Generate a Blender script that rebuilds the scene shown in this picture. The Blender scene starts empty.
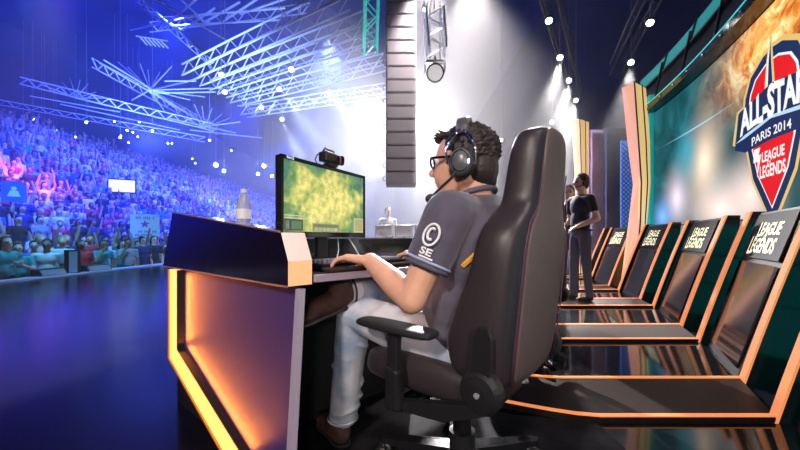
import bpy, bmesh, math, random
import numpy as np
from mathutils import Vector, Matrix
random.seed(7); rng = np.random.default_rng(7)
sc = bpy.context.scene
COL = sc.collection
V = Vector

# ------------------------------------------------------------------ camera, world, light
H, FPX, HOR = 0.85, 330.0, 238.0            # eye height, focal length in pixels, horizon row
cam = bpy.data.objects.new('camera', bpy.data.cameras.new('camera')); COL.objects.link(cam)
cam.data.sensor_width = 36; cam.data.lens = FPX / 800 * 36
cam.data.shift_y = (HOR - 225) / 800
cam.data.clip_start = 0.02; cam.data.clip_end = 300
cam.location = (0, 0, H); cam.rotation_euler = (math.pi / 2, 0, 0)
sc.camera = cam
sc.view_settings.view_transform = 'Standard'; sc.view_settings.look = 'None'
sc.view_settings.gamma = 1; sc.view_settings.use_curve_mapping = False
sc.view_settings.exposure = 0.3
sc.cycles.use_denoising = True
sc.cycles.max_bounces = 6; sc.cycles.volume_bounces = 1
sc.cycles.use_light_tree = True
w = bpy.data.worlds.new('arena_dark'); sc.world = w; w.use_nodes = True
w.node_tree.nodes['Background'].inputs[0].default_value = (0.10, 0.12, 0.30, 1)
w.node_tree.nodes['Background'].inputs[1].default_value = 0.03

def spot(name, loc, aim, energy, color, angle=40, blend=0.6, size=0.15):
    l = bpy.data.lights.new(name, 'SPOT'); l.energy = energy; l.color = color
    l.spot_size = math.radians(angle); l.spot_blend = blend; l.shadow_soft_size = size
    o = bpy.data.objects.new(name, l); COL.objects.link(o); o.location = loc
    o.rotation_euler = (V(aim) - V(loc)).to_track_quat('-Z', 'Y').to_euler()
    return o
BLUE = (0.03, 0.06, 1.0)
spot('stage_key_light', (0.5, -3.6, 1.9), (-0.15, 1.2, 0.55), 230, (1.0, 0.86, 0.78), 26, 0.5, 0.2)
# arena washes over the grandstand
for i, y in enumerate((8, 13, 20, 29, 41)):
    spot('arena_wash_light', (-8.5, y, 9.5), (-17, y + 3, 1.5), 21000 + 4500 * i, (0.022, 0.05, 1.0), 95, 0.9, 0.3)
spot('arena_wash_light', (-7.0, 6.5, 6.0), (-9.5, 9.0, 0), 1500, (0.10, 0.55, 1.0), 70, 0.8, 0.2)
spot('arena_wash_light', (-9.0, 9, 9.0), (-15.5, 13.0, 2.5), 6500, (1.0, 0.10, 0.30), 30, 1.0, 0.2)
spot('arena_wash_light', (-6.0, 22, 8.5), (-16, 30, 3), 9000, (0.20, 0.28, 1.0), 50, 1.0, 0.3)
spot('roof_fill_light', (-16, 20, 5.5), (-14, 24, 14), 9000, (0.05, 0.09, 1.0), 130, 0.8, 0.3)  # unseen fill spots added to brighten the roof and trusses
spot('roof_fill_light', (-7.0, 8.5, 3.0), (-4.5, 11.5, 6.4), 5200, (0.22, 0.36, 1.0), 80, 0.9, 0.3)
spot('roof_fill_light', (-11, 14, 5.0), (-14, 22, 11), 9000, (0.10, 0.18, 1.0), 110, 0.9, 0.3)
# stage key and side light hung above the stage
spot('stage_key_light', (-1.6, -3.2, 3.4), (0.0, 1.2, 0.6), 620, (1.0, 0.88, 0.80), 34, 0.5, 0.25)
spot('stage_key_light', (2.4, -0.8, 4.8), (0.4, 1.2, 0.7), 420, (1.0, 0.82, 0.88), 46, 0.5, 0.22)
spot('stage_back_light', (2.2, 5.2, 4.6), (0.3, 1.1, 0.9), 900, (1.0, 0.93, 0.95), 30, 0.6, 0.15)
spot('stage_back_light', (-3.5, 4.0, 5.0), (-0.4, 1.3, 0.9), 160, (0.35, 0.30, 1.0), 34, 0.6, 0.15)

# ------------------------------------------------------------------ helpers
def px(u, v, Y):                             # picture point at depth Y
    return V(((u - 400) / FPX * Y, Y, H + (HOR - v) / FPX * Y))
def pz(u, v, z):                             # picture point on the level z
    return px(u, v, (z - H) * FPX / (HOR - v))

MATS = {}
def mat(name, col, rough=0.5, metal=0.0, emit=None, estr=0.0, noise=0.0, nscale=20.0, bump=0.0, bscale=200.0, coat=0.0, spec=0.5, sheen=0.0):
    if name in MATS: return MATS[name]
    m = bpy.data.materials.new(name); m.use_nodes = True; nt = m.node_tree; b = nt.nodes['Principled BSDF']
    b.inputs['Base Color'].default_value = (*col, 1); b.inputs['Roughness'].default_value = rough
    b.inputs['Metallic'].default_value = metal; b.inputs['Coat Weight'].default_value = coat
    b.inputs['Specular IOR Level'].default_value = spec; b.inputs['Sheen Weight'].default_value = sheen
    if emit: b.inputs['Emission Color'].default_value = (*emit, 1); b.inputs['Emission Strength'].default_value = estr
    tc = None
    if noise or bump: tc = nt.nodes.new('ShaderNodeTexCoord')
    if noise:
        n = nt.nodes.new('ShaderNodeTexNoise'); n.inputs['Scale'].default_value = nscale; n.inputs['Detail'].default_value = 4
        nt.links.new(tc.outputs['Object'], n.inputs['Vector'])
        r = nt.nodes.new('ShaderNodeValToRGB')
        r.color_ramp.elements[0].position = 0.3; r.color_ramp.elements[1].position = 0.7
        r.color_ramp.elements[0].color = (*[c * (1 - noise) for c in col], 1)
        r.color_ramp.elements[1].color = (*[min(1, c * (1 + noise)) for c in col], 1)
        nt.links.new(n.outputs['Fac'], r.inputs[0]); nt.links.new(r.outputs[0], b.inputs['Base Color'])
    if bump:
        n = nt.nodes.new('ShaderNodeTexNoise'); n.inputs['Scale'].default_value = bscale
        nt.links.new(tc.outputs['Object'], n.inputs['Vector'])
        bp = nt.nodes.new('ShaderNodeBump'); bp.inputs['Strength'].default_value = bump; bp.inputs['Distance'].default_value = 0.01
        nt.links.new(n.outputs['Fac'], bp.inputs['Height']); nt.links.new(bp.outputs[0], b.inputs['Normal'])
    MATS[name] = m; return m

W = {}
def link(o, parent=None):
    COL.objects.link(o)
    if parent: o.parent = parent
    return o
def tag(o, label=None, cat=None, group=None, kind=None):
    if label: o['label'] = label
    if cat: o['category'] = cat
    if group: o['group'] = group
    if kind: o['kind'] = kind
    return o
def thing(name, label, cat, loc=(0, 0, 0), rotz=0.0, group=None):
    o = bpy.data.objects.new(name, None); link(o); o.empty_display_size = 0.1
    o.location = loc; o.rotation_euler = (0, 0, rotz)
    W[o.name] = Matrix.Translation(V(loc)) @ Matrix.Rotation(rotz, 4, 'Z')
    return tag(o, label, cat, group)
def smooth(me, on=True):
    me.polygons.foreach_set('use_smooth', [on] * len(me.polygons))
def obj(name, bm, m=None, parent=None, world=False, sm=False):
    """bm: a bmesh or mesh; world=True means its points are world points"""
    if isinstance(bm, bmesh.types.BMesh):
        me = bpy.data.meshes.new(name); bmesh.ops.recalc_face_normals(bm, faces=bm.faces[:]); bm.to_mesh(me); bm.free()
    else: me = bm
    if m is not None and not me.materials:
        for x in (m if isinstance(m, (list, tuple)) else [m]): me.materials.append(x)
    if sm: smooth(me)
    o = bpy.data.objects.new(name, me); link(o, parent)
    W[o.name] = W[parent.name] if parent else Matrix.Identity(4)
    if world and parent: me.transform(W[parent.name].inverted())
    return o
def base_origin(o, loc):                     # put a world-built mesh's origin at its base
    o.data.transform(Matrix.Translation(-V(loc))); o.location = loc; W[o.name] = Matrix.Translation(V(loc)); return o
def box(bm, c, s, M=None, bev=0.0):
    r = bmesh.ops.create_cube(bm, size=1); vs = r['verts']
    for v in vs: v.co = V((v.co.x * s[0], v.co.y * s[1], v.co.z * s[2]))
    if bev:
        es = list({e for v in vs for e in v.link_edges})
        rb = bmesh.ops.bevel(bm, geom=es, offset=bev, segments=2, profile=0.5, affect='EDGES')
        vs = list({v for f in rb['faces'] for v in f.verts} | {v for v in vs if v.is_valid})
    for v in vs:
        p = V(v.co)
        if M: p = M @ p
        v.co = p + V(c)
    return bm
def bx(c, s, M=None, bev=0.0): return box(bmesh.new(), c, s, M, bev)
def prism(bm, pts, off):
    """pts: 3-D outline; off: extrusion vector"""
    off = V(off); a = [bm.verts.new(V(p)) for p in pts]; b = [bm.verts.new(V(p) + off) for p in pts]
    fs = [bm.faces.new(a), bm.faces.new(b[::-1])]; n = len(a)
    for i in range(n): fs.append(bm.faces.new((a[i], a[(i + 1) % n], b[(i + 1) % n], b[i])))
    return fs
def frame_of(d):
    d = V(d).normalized(); a = V((0, 0, 1)) if abs(d.z) < 0.9 else V((1, 0, 0))
    s = d.cross(a).normalized(); return d, s, d.cross(s).normalized()
def tube(bm, pts, r, seg=8, closed=False, caps=True):
    pts = [V(p) for p in pts]; rs = r if isinstance(r, (list, tuple)) else [r] * len(pts); rings = []; n = len(pts)
    s = None
    for i, p in enumerate(pts):
        if closed: d = pts[(i + 1) % n] - pts[i - 1]
        else: d = pts[min(i + 1, n - 1)] - pts[max(i - 1, 0)]
        d.normalize()
        if s is None: _, s, t = frame_of(d)
        else:
            s = (s - d * s.dot(d)).normalized(); t = d.cross(s)
        rings.append([bm.verts.new(p + (s * math.cos(k * 2 * math.pi / seg) + t * math.sin(k * 2 * math.pi / seg)) * rs[i]) for k in range(seg)])
    for i in range(n if closed else n - 1):
        A, B = rings[i], rings[(i + 1) % n]
        for k in range(seg): bm.faces.new((A[k], A[(k + 1) % seg], B[(k + 1) % seg], B[k]))
    if caps and not closed: bm.faces.new(rings[0][::-1]); bm.faces.new(rings[-1])
    return bm
def lathe(bm, prof, c=(0, 0, 0), seg=16, axis=(0, 0, 1)):
    d, s, t = frame_of(axis); c = V(c); rings = []
    for r, h in prof:
        rings.append([bm.verts.new(c + d * h + (s * math.cos(k * 2 * math.pi / seg) + t * math.sin(k * 2 * math.pi / seg)) * max(r, 1e-4)) for k in range(seg)])
    for A, B in zip(rings, rings[1:]):
        for k in range(seg): bm.faces.new((A[k], A[(k + 1) % seg], B[(k + 1) % seg], B[k]))
    bm.faces.new(rings[0][::-1]); bm.faces.new(rings[-1]); return bm
_cyl = {}
def rod(name, a, b, r, m, parent, seg=6):
    """a thin bar as an object of its own; all bars share one mesh"""
    key = (seg, m.name)
    if key not in _cyl:
        bm = bmesh.new(); lathe(bm, [(1, 0), (1, 1)], seg=seg); me = bpy.data.meshes.new(name)
        bmesh.ops.recalc_face_normals(bm, faces=bm.faces[:]); bm.to_mesh(me); bm.free(); me.materials.append(m); _cyl[key] = me
    a, b = V(a), V(b); o = bpy.data.objects.new(name, _cyl[key]); link(o, parent)
    inv = W[parent.name].inverted(); a, b = inv @ a, inv @ b
    o.location = a; o.rotation_euler = (b - a).to_track_quat('Z', 'Y').to_euler(); o.scale = (r, r, (b - a).length)
    return o
# -------- solid figures: a union of tapered capsules, melted into one skin
def cap_mesh(bm, p0, r0, p1, r1, flat=False, seg=14):
    p0, p1 = V(p0), V(p1); L = (p1 - p0).length
    if L < 1e-5: p1 = p0 + V((0, 0, 1e-4)); L = 1e-4
    prof = []
    if flat: prof = [(r0, 0), (r1, L)]
    else:
        for k in range(5): a = -math.pi / 2 + k * math.pi / 8; prof.append((r0 * math.cos(a), r0 * math.sin(a)))
        for k in range(5): a = k * math.pi / 8; prof.append((r1 * math.cos(a), L + r1 * math.sin(a)))
    lathe(bm, prof, p0, seg, p1 - p0)
def melt(shapes, voxel, smooth_n=4, deci=None):
    """shapes: ('c',p0,r0,p1,r1) capsule, ('f',...) flat-ended, ('e',centre,(rx,ry,rz),rotation 3x3 or None), each may end with a zone number"""
    bm = bmesh.new()
    for s in shapes:
        if s[0] == 'c': cap_mesh(bm, *s[1:5])
        elif s[0] == 'f': cap_mesh(bm, *s[1:5], flat=True)
        else:
            r = bmesh.ops.create_uvsphere(bm, u_segments=18, v_segments=12, radius=1)
            for v in r['verts']:
                q = V((v.co.x * s[2][0], v.co.y * s[2][1], v.co.z * s[2][2]))
                if s[3] is not None: q = s[3] @ q
                v.co = q + V(s[1])
    bmesh.ops.recalc_face_normals(bm, faces=bm.faces[:])
    me = bpy.data.meshes.new('tmp'); bm.to_mesh(me); bm.free()
    o = bpy.data.objects.new('tmp', me); COL.objects.link(o)
    m = o.modifiers.new('r', 'REMESH'); m.mode = 'VOXEL'; m.voxel_size = voxel; m.use_smooth_shade = True
    if smooth_n:
        m = o.modifiers.new('s', 'SMOOTH'); m.iterations = smooth_n; m.factor = 0.5
    if deci:
        m = o.modifiers.new('d', 'DECIMATE'); m.ratio = deci
    out = bpy.data.meshes.new_from_object(o.evaluated_get(bpy.context.evaluated_depsgraph_get()))
    bpy.data.objects.remove(o); bpy.data.meshes.remove(me); smooth(out); out.materials.clear(); return out
def zones(me, shapes):
    """material index of each face = zone of the nearest shape"""
    n = len(me.polygons); c = np.empty(n * 3); me.polygons.foreach_get('center', c); c = c.reshape(-1, 3)
    best = np.full(n, 1e9); z = np.zeros(n, int)
    for s in shapes:
        if s[0] in 'cf':
            p0, p1 = np.array(s[1]), np.array(s[3]); d = p1 - p0; L2 = max((d * d).sum(), 1e-9)
            t = np.clip(((c - p0) @ d) / L2, 0, 1); dist = np.linalg.norm(c - p0 - t[:, None] * d, axis=1) - (s[2] + t * (s[4] - s[2])); zn = s[5]
        else:
            q = c - np.array(s[1])
            if s[3] is not None: q = q @ np.array(s[3])
            k = np.linalg.norm(q / np.array(s[2]), axis=1); dist = (k - 1) * min(s[2]); zn = s[4]
        m_ = dist < best; best[m_] = dist[m_]; z[m_] = zn
    me.polygons.foreach_set('material_index', z)
def text_mesh(body, size=1.0, bold=0.0, shear=0.0, extrude=0.0, spacing=1.0):
    c = bpy.data.curves.new('t', 'FONT'); c.body = body; c.size = size; c.offset = bold; c.shear = shear; c.extrude = extrude
    c.align_x = 'CENTER'; c.align_y = 'CENTER'; c.space_character = spacing; c.resolution_u = 3
    o = bpy.data.objects.new('t', c); COL.objects.link(o)
    me = bpy.data.meshes.new_from_object(o.evaluated_get(bpy.context.evaluated_depsgraph_get()))
    bpy.data.objects.remove(o); bpy.data.curves.remove(c); return me
def warp(me, fn):
    for v in me.vertices: v.co = fn(v.co.x, v.co.y, v.co.z)
    return me
def fit_text(body, wd, ht, bold=0.0, shear=0.0):
    """lettering stretched to width wd and height ht about the origin"""
    me = text_mesh(body, 1.0, bold, shear); xs = [v.co.x for v in me.vertices]; ys = [v.co.y for v in me.vertices]
    x0, x1, y0, y1 = min(xs), max(xs), min(ys), max(ys)
    return warp(me, lambda x, y, z: V(((x - (x0 + x1) / 2) / (x1 - x0) * wd, (y - (y0 + y1) / 2) / (y1 - y0) * ht, z)))

# ------------------------------------------------------------------ materials
BLACK_GLOSS = mat('black gloss lacquer', (0.012, 0.012, 0.014), 0.10, spec=0.6)
BLACK_SATIN = mat('black satin plastic', (0.014, 0.014, 0.016), 0.40)
BLACK_MATTE = mat('black matte fabric', (0.012, 0.012, 0.013), 0.85)
ORANGE_LED = mat('orange edge light', (0.45, 0.13, 0.04), 0.4, emit=(1.0, 0.33, 0.11), estr=0.62)
AMBER_LED = mat('amber light strip', (1.0, 0.6, 0.2), 0.4, emit=(1.0, 0.42, 0.09), estr=1.45)
DECK = mat('dark brown deck laminate', (0.020, 0.013, 0.012), 0.42, noise=0.25, nscale=60, spec=0.12)
STEEL_BLUE = mat('painted truss aluminium', (0.75, 0.78, 0.85), 0.35, 0.3)
CHROME = mat('polished chrome', (0.85, 0.85, 0.88), 0.08, 1.0)
GREY_PL = mat('grey plastic', (0.30, 0.30, 0.32), 0.4)
WHITE_PL = mat('white plastic', (0.8, 0.8, 0.82), 0.4)
LAMP_WHITE = mat('lit lamp lens', (1, 1, 1), 0.3, emit=(1.0, 0.96, 0.92), estr=14)
LAMP_BLUE = mat('lit pale blue lamp lens', (1, 1, 1), 0.3, emit=(0.75, 0.85, 1.0), estr=14)

# ------------------------------------------------------------------ the setting
FLOOR = mat('glossy black stage floor', (0.008, 0.008, 0.011), 0.20, noise=0.3, nscale=2.0, spec=0.12)
EDGE_X = -7.55                                # the stage ends here; the hall floor lies a metre lower
def struct(name, bm, m, label=None):
    o = obj(name, bm, m); o['kind'] = 'structure'
    if label: o['label'] = label
    return o
struct('floor', bx(((EDGE_X + 9) / 2, 24, -0.05), (9 - EDGE_X, 54, 0.1)), FLOOR, 'glossy black stage floor')
struct('stage_front', bx((EDGE_X + 0.1, 24, -0.6), (0.1, 54, 1.0)), BLACK_MATTE, 'black skirt below the stage edge')
struct('hall_floor', bx((-10, 34, -0.95), (5.5, 90, 0.1)), mat('dark hall floor', (0.03, 0.03, 0.05), 0.7))
struct('trim_1', bx((EDGE_X - 0.02, 24, 0.015), (0.34, 54, 0.05), bev=0.01), mat('pale lilac stage kerb', (0.62, 0.60, 0.85), 0.4), 'pale lilac kerb along the stage edge')
WALLB = mat('dark blue hall wall', (0.025, 0.03, 0.10), 0.9, noise=0.3, nscale=0.4)
struct('wall_left', bx((-26.0, 36, 5.5), (0.3, 96, 19)), WALLB)
struct('wall_back', bx((-8, 84, 5.5), (36.5, 0.3, 19)), WALLB)
struct('wall_front', bx((-8, -8, 5.5), (36.5, 0.3, 19)), WALLB)
struct('wall_right', bx((9.2, 36, 5.5), (0.3, 96, 19)), mat('black stage drape', (0.02, 0.02, 0.025), 0.9))
struct('ceiling', bx((-8.4, 38, 15.1), (35.5, 92, 0.2)), mat('dark hall ceiling', (0.03, 0.035, 0.10), 0.9))
bm = bmesh.new(); prism(bm, [(-.50, .2, .0005), (1.15, .2, .0005), (1.15, 1.46, .0005), (.52, 1.58, .0005), (.12, 1.82, .0005), (.02, 1.90, .0005), (-.50, 1.40, .0005)], (0, 0, .006))
struct('floor_panel', bm, mat('scuffed dark floor panel', (.016, .015, .017), .8, noise=.5, nscale=9, spec=.05), 'scuffed dark floor panel under the gaming chair')
# grandstand: one stepped body
NROW, X0, Z0, DX, DZ = 21, -10.4, -1.0, 0.62, 0.365
bm = bmesh.new(); prof = [(X0, -1.2)]
for k in range(NROW): prof += [(X0 - k * DX, Z0 + (k + 1) * DZ * 1.0), (X0 - (k + 1) * DX, Z0 + (k + 1) * DZ)]
prof.append((X0 - NROW * DX, -1.2))
prism(bm, [(x, -6, z) for x, z in prof], (0, 89, 0))
struct('grandstand', bm, mat('dark blue concrete terrace', (0.08, 0.085, 0.20), 0.8), 'stepped grandstand filled by the crowd')

# ------------------------------------------------------------------ curved stage: ribs, consoles and the video wall
CX, CY, CR = -10.407, 9.560, 14.556           # centre and radius of the round stage
KINK = [(1.30, 0.86), (1.72, 1.51), (2.0, 1.95), (2.42, 2.675), (2.66, 3.15), (3.07, 4.0), (3.25, 4.5), (3.46, 5.23), (3.60, 5.73), (3.91, 6.76), (4.02, 7.2)]
LEAN, FINH, DECKZ = 0.43, 1.065, 0.03
def rib_y(x, yk): return yk + 0.36 * max(0.0, (0.9 - x) / 0.8) ** 1.3
def rib_pts(k, z, xend, n=16):
    xk, yk = KINK[k]; return [V((xk + (xend - xk) * i / n, rib_y(xk + (xend - xk) * i / n, yk), z)) for i in range(n + 1)]
XEND = 0.12
def strip(bm, a_pts, b_pts, z0, z1):
    """solid band between two polylines"""
    n = len(a_pts); R = []
    for a, b in zip(a_pts, b_pts):
        R.append([bm.verts.new((a.x, a.y, z0)), bm.verts.new((b.x, b.y, z0)), bm.verts.new((b.x, b.y, z1)), bm.verts.new((a.x, a.y, z1))])
    for p, q in zip(R, R[1:]):
        for k in range(4): bm.faces.new((p[k], p[(k + 1) % 4], q[(k + 1) % 4], q[k]))
    bm.faces.new(R[0]); bm.faces.new(R[-1][::-1])
def off(pts, d): return [V((p.x, p.y + d, p.z)) for p in pts]
RIBLAB = {1: 'black stage rib with a wide brown deck between orange lines, under the gaming chair',
          3: 'black stage rib whose deck starts behind the gaming chair, second nearest console row',
          5: 'black stage rib whose narrow deck runs to the feet of the standing man',
          7: 'black stage rib just behind the standing man, thin orange lines',
          9: 'black stage rib at the far end of the consoles beside the blue drape'}
FINM = mat('black fin laminate', (0.014, 0.014, 0.017), 0.16, spec=0.6)
for k in (1, 3, 5, 7, 9):
    x1, y1 = KINK[k]; x2, y2 = KINK[k + 1]
    t = thing('stage_rib', RIBLAB[k], 'stage rib', (x1, y1, 0), 0, 'floor ribs of the curved stage')
    xe = XEND if k == 1 else 0.75
    bm = bmesh.new(); strip(bm, rib_pts(k, 0, xe), rib_pts(k + 1, 0, xe), 0.0, DECKZ)
    obj('deck', bm, DECK, t, True)
    for j, sgn in ((k, 1), (k + 1, -1)):
        xk, yk = KINK[j]
        bm = bmesh.new(); c = rib_pts(j, 0, xe); strip(bm, c, off(c, 0.024 * sgn), DECKZ, DECKZ + 0.006)
        obj('floor_light_line', bm, ORANGE_LED, t, True)
        def edge(s): return (xk + LEAN * (0.88 * s + 0.12 * s * s), FINH * s)
        S = [i / 8 for i in range(9)]
        bm = bmesh.new()
        P0 = [(edge(s)[0], yk, edge(s)[1]) for s in S] + [(xk + LEAN + 0.13, yk, FINH), (xk + 0.50, yk, 0.45), (xk + 0.52, yk, 0.0)]
        prism(bm, P0, (0, 0.030 * sgn, 0)); f = obj('fin', bm, FINM, t, True)
        bm = bmesh.new()
        E_ = [(edge(s)[0] - 0.006, yk - 0.002 * sgn, edge(s)[1]) for s in S]
        prism(bm, E_ + [(x + 0.016, y, z) for x, y, z in E_[::-1]], (0, 0.034 * sgn, 0))
        obj('edge_light', bm, ORANGE_LED, f, True)
# mirror gloss floor panels between the ribs
for k in (0, 2, 4, 6, 8):
    xe = XEND if k in (0, 1) else 0.9
    bm = bmesh.new(); a_, b_ = rib_pts(k, 0, max(xe, .9)), rib_pts(k + 1, 0, max(xe, .9)); strip(bm, off(a_, .012), off(b_, -.012), 0.001, 0.007)
    struct('floor_panel', bm, mat('mirror gloss black floor panel', (0.008, 0.008, 0.010), 0.07, spec=0.55), 'mirror gloss black floor panel between two stage ribs')
# consoles between the ribs
def gloss_screen():
    m = bpy.data.materials.new('dark glass screen'); m.use_nodes = True
    b = m.node_tree.nodes['Principled BSDF']; b.inputs['Base Color'].default_value = (0.010, 0.011, 0.014, 1)
    b.inputs['Roughness'].default_value = 0.09; b.inputs['Specular IOR Level'].default_value = 0.8; return m
GLASS = gloss_screen()
GOLD_TXT = mat('pale gold lit lettering', (0.8, 0.75, 0.45), 0.4, emit=(0.95, 0.88, 0.55), estr=0.85)
CONLAB = {0: 'nearest low corner of a console, dark glass cut off beside the brown deck',
          2: 'black console with the largest gold sign, blue glint on its glass, beside the shield logo',
          4: 'black console with gold sign and reddish glass, second from the shield logo',
          6: 'black console with small gold sign, next to the one beside the standing man',
          8: 'black console right beside the standing man and the yellow pillar, smallest gold sign'}
for k in (0, 2, 4, 6, 8):
    (xa, ya), (xb, yb) = KINK[k + 1], KINK[k]           # far side, near side
    ya -= 0.045; yb += 0.045
    inset = 0.035
    def q(s, h): # s across from far to near, h up the slope
        x = xa + (xb - xa) * s; y = ya + (yb - ya) * s; l = LEAN * (0.88 * h + 0.12 * h * h)
        return V((x + l + inset, y, FINH * h))
    nrm = (q(0, 1) - q(0, 0)).cross(q(1, 0) - q(0, 0)).normalized()
    if nrm.x > 0: nrm = -nrm
    t = thing('console', CONLAB[k], 'console', (xa, ya, 0), 0, 'consoles along the video wall')
    bm = bmesh.new(); prism(bm, [q(0, 0.0), q(1, 0.0), q(1, 0.985), q(0, 0.985)], -nrm * 0.06); obj('housing', bm, BLACK_SATIN, t, True)
    bm = bmesh.new(); prism(bm, [q(0.03, 0.05), q(0.97, 0.05), q(0.97, 0.63), q(0.03, 0.63)], nrm * 0.012); obj('screen', bm, GLASS, t, True)
    bm = bmesh.new(); prism(bm, [q(0.03, 0.66), q(0.97, 0.66), q(0.97, 0.965), q(0.03, 0.965)], nrm * 0.010)
    hd = obj('sign_panel', bm, mat('charcoal sign panel', (0.018, 0.018, 0.022), 0.65, spec=0.2), t, True)
    for body, cy_, wd, ht in (('LEAGUE', 0.868, 0.54, 0.085), ('OF', 0.815, 0.06, 0.022), ('LEGENDS', 0.757, 0.64, 0.100)):
        me = fit_text(body, wd, ht, 0.02, 0.0)
        warp(me, lambda a, b, c: q(0.47 + a + (0.04 if body == 'LEAGUE' else 0.0), cy_ - 0.012 + b * (1.0 + (0.25 if body != 'OF' and a < -wd * 0.36 else 0))) + nrm * 0.0125)
        obj('lettering', me, GOLD_TXT, hd, True)
# teal lit wall behind the consoles and the video wall above it: both follow the stage circle
WR = CR + 0.75
def arc(s, z, r=WR): a = s / WR; return V((CX + r * math.cos(a), CY + r * math.sin(a), z))
S_L, S_R = -3.86, -10.4                        # left (far) and right (near) end of the wall
def arc_slab(bm, s0, s1, z0, z1, r0, r1, n=24):
    R = []
    for i in range(n + 1):
        s = s0 + (s1 - s0) * i / n
        R.append([bm.verts.new(arc(s, z0, r0)), bm.verts.new(arc(s, z0, r1)), bm.verts.new(arc(s, z1, r1)), bm.verts.new(arc(s, z1, r0))])
    for p, q_ in zip(R, R[1:]):
        for k in range(4): bm.faces.new((p[k], p[(k + 1) % 4], q_[(k + 1) % 4], q_[k]))
    bm.faces.new(R[0]); bm.faces.new(R[-1][::-1])
TEAL = mat('teal backlit panel', (0.02, 0.35, 0.33), 0.35, emit=(0.02, 0.42, 0.40), estr=0.55, noise=0.3, nscale=3)
tw = thing('backlit_wall', 'teal backlit panel wall glimpsed between the console fins', 'wall panel', arc(-7, 0))
n = 0
for i in range(20):
    s0 = S_L - 0.33 * i
    for z0, z1 in ((0.02, 0.36), (0.38, 0.66), (0.68, 0.98)):
        bm = bmesh.new(); arc_slab(bm, s0, s0 - 0.32, z0, z1, WR - 0.02, WR + 0.05, 1); obj('panel', bm, TEAL, tw, True)
bm = bmesh.new(); arc_slab(bm, S_L, S_R, 0.98, 1.03, WR - 0.05, WR + 0.05); obj('cap_rail', bm, mat('silver rail', (0.6, 0.62, 0.66), 0.3, 0.6), tw, True)
# video picture
def video_mat():
    m = bpy.data.materials.new('video wall picture'); m.use_nodes = True; nt = m.node_tree; N = nt.nodes; Lk = nt.links
    b = N['Principled BSDF']; b.inputs['Base Color'].default_value = (0.01, 0.01, 0.012, 1); b.inputs['Roughness'].default_value = 0.9; b.inputs['Specular IOR Level'].default_value = 0.05
    uv = N.new('ShaderNodeUVMap'); uv.uv_map = 'UVMap'
    def noise(scale, detail, dist=0.0, rough=0.55):
        n = N.new('ShaderNodeTexNoise'); n.inputs['Scale'].default_value = scale; n.inputs['Detail'].default_value = detail
        n.inputs['Distortion'].default_value = dist; n.inputs['Roughness'].default_value = rough; Lk.new(uv.outputs[0], n.inputs['Vector']); return n
    def ramp(src, stops):
        r = N.new('ShaderNodeValToRGB'); e = r.color_ramp.elements
        while len(e) < len(stops): e.new(0.5)
        for el, (p, c) in zip(e, stops): el.position = p; el.color = (*c, 1)
        Lk.new(src, r.inputs[0]); return r
    def blob(cx, cy, rx, ry, soft=1.0):
        mp = N.new('ShaderNodeMapping'); mp.inputs['Location'].default_value = (-cx / rx, -cy / ry, 0); mp.inputs['Scale'].default_value = (1 / rx, 1 / ry, 1)
        Lk.new(uv.outputs[0], mp.inputs['Vector'])
        g = N.new('ShaderNodeTexGradient'); g.gradient_type = 'QUADRATIC_SPHERE'; Lk.new(mp.outputs[0], g.inputs[0]); return g.outputs['Fac']
    def mix(a, b_, f, mode='MIX'):
        x = N.new('ShaderNodeMix'); x.data_type = 'RGBA'; x.blend_type = mode
        Lk.new(f, x.inputs[0]) if not isinstance(f, float) else setattr(x.inputs[0], 'default_value', f)
        Lk.new(a, x.inputs[6]); Lk.new(b_, x.inputs[7]); return x.outputs[2]
    def const(c):
        r = N.new('ShaderNodeRGB'); r.outputs[0].default_value = (*c, 1); return r.outputs[0]
    base = ramp(noise(1.6, 6, 0.6).outputs['Fac'], [(0.25, (0.005, 0.035, 0.05)), (0.5, (0.01, 0.11, 0.13)), (0.75, (0.03, 0.25, 0.28))]).outputs[0]
    fire = ramp(noise(2.6, 8, 1.4, 0.65).outputs['Fac'], [(0.28, (0.16, 0.03, 0.008)), (0.44, (0.95, 0.28, 0.04)), (0.54, (1.5, 0.70, 0.20)), (0.64, (1.7, 1.3, 0.7))]).outputs[0]
    c = base
    fm = N.new('ShaderNodeMath'); fm.operation = 'MULTIPLY'; fm.use_clamp = True; fm.inputs[1].default_value = 2.2; Lk.new(blob(3.3, 2.75, 2.3, 0.95), fm.inputs[0])
    c = mix(c, fire, fm.outputs[0])
    for cx, cy, rx, ry, col in ((1.50, 1.85, 0.75, 1.0, (1.5, 1.15, 0.85)), (0.75, 1.45, 0.62, 0.75, (1.3, 1.05, 1.25)), (1.9, 1.2, 1.3, 0.65, (1.5, 1.15, 1.05)),
                                (0.30, 1.2, 0.55, 0.5, (0.3, 0.65, 1.4)), (2.5, 1.3, 0.8, 0.75, (1.3, 1.0, 0.9)), (1.05, 2.1, 0.5, 0.7, (0.06, 0.45, 0.6)), (4.0, 1.3, 0.9, 0.6, (0.9, 0.55, 0.25))):
        c = mix(c, const(col), blob(cx, cy, rx, ry))
    c = mix(c, const((0.5, 1.0, 1.2)), blob(1.3, 2.36, 1.3, 0.022))
    Lk.new(c, b.inputs['Emission Color']); b.inputs['Emission Strength'].default_value = 0.8
    return m
vw = thing('video_wall', 'curved video wall showing fiery teal artwork behind the consoles', 'video wall', arc(-7, 1.05))
def add_uv(me, fn):
    l = me.uv_layers.new(name='UVMap')
    for lp in me.loops:
        l.data[lp.index].uv = fn(me.vertices[lp.vertex_index].co)
bm = bmesh.new(); NS = 40
ZT, ZB = 3.02, 1.05
g = [[bm.verts.new(arc(S_L + (S_R - S_L) * i / NS, z)) for z in (ZB, ZT)] for i in range(NS + 1)]
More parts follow.
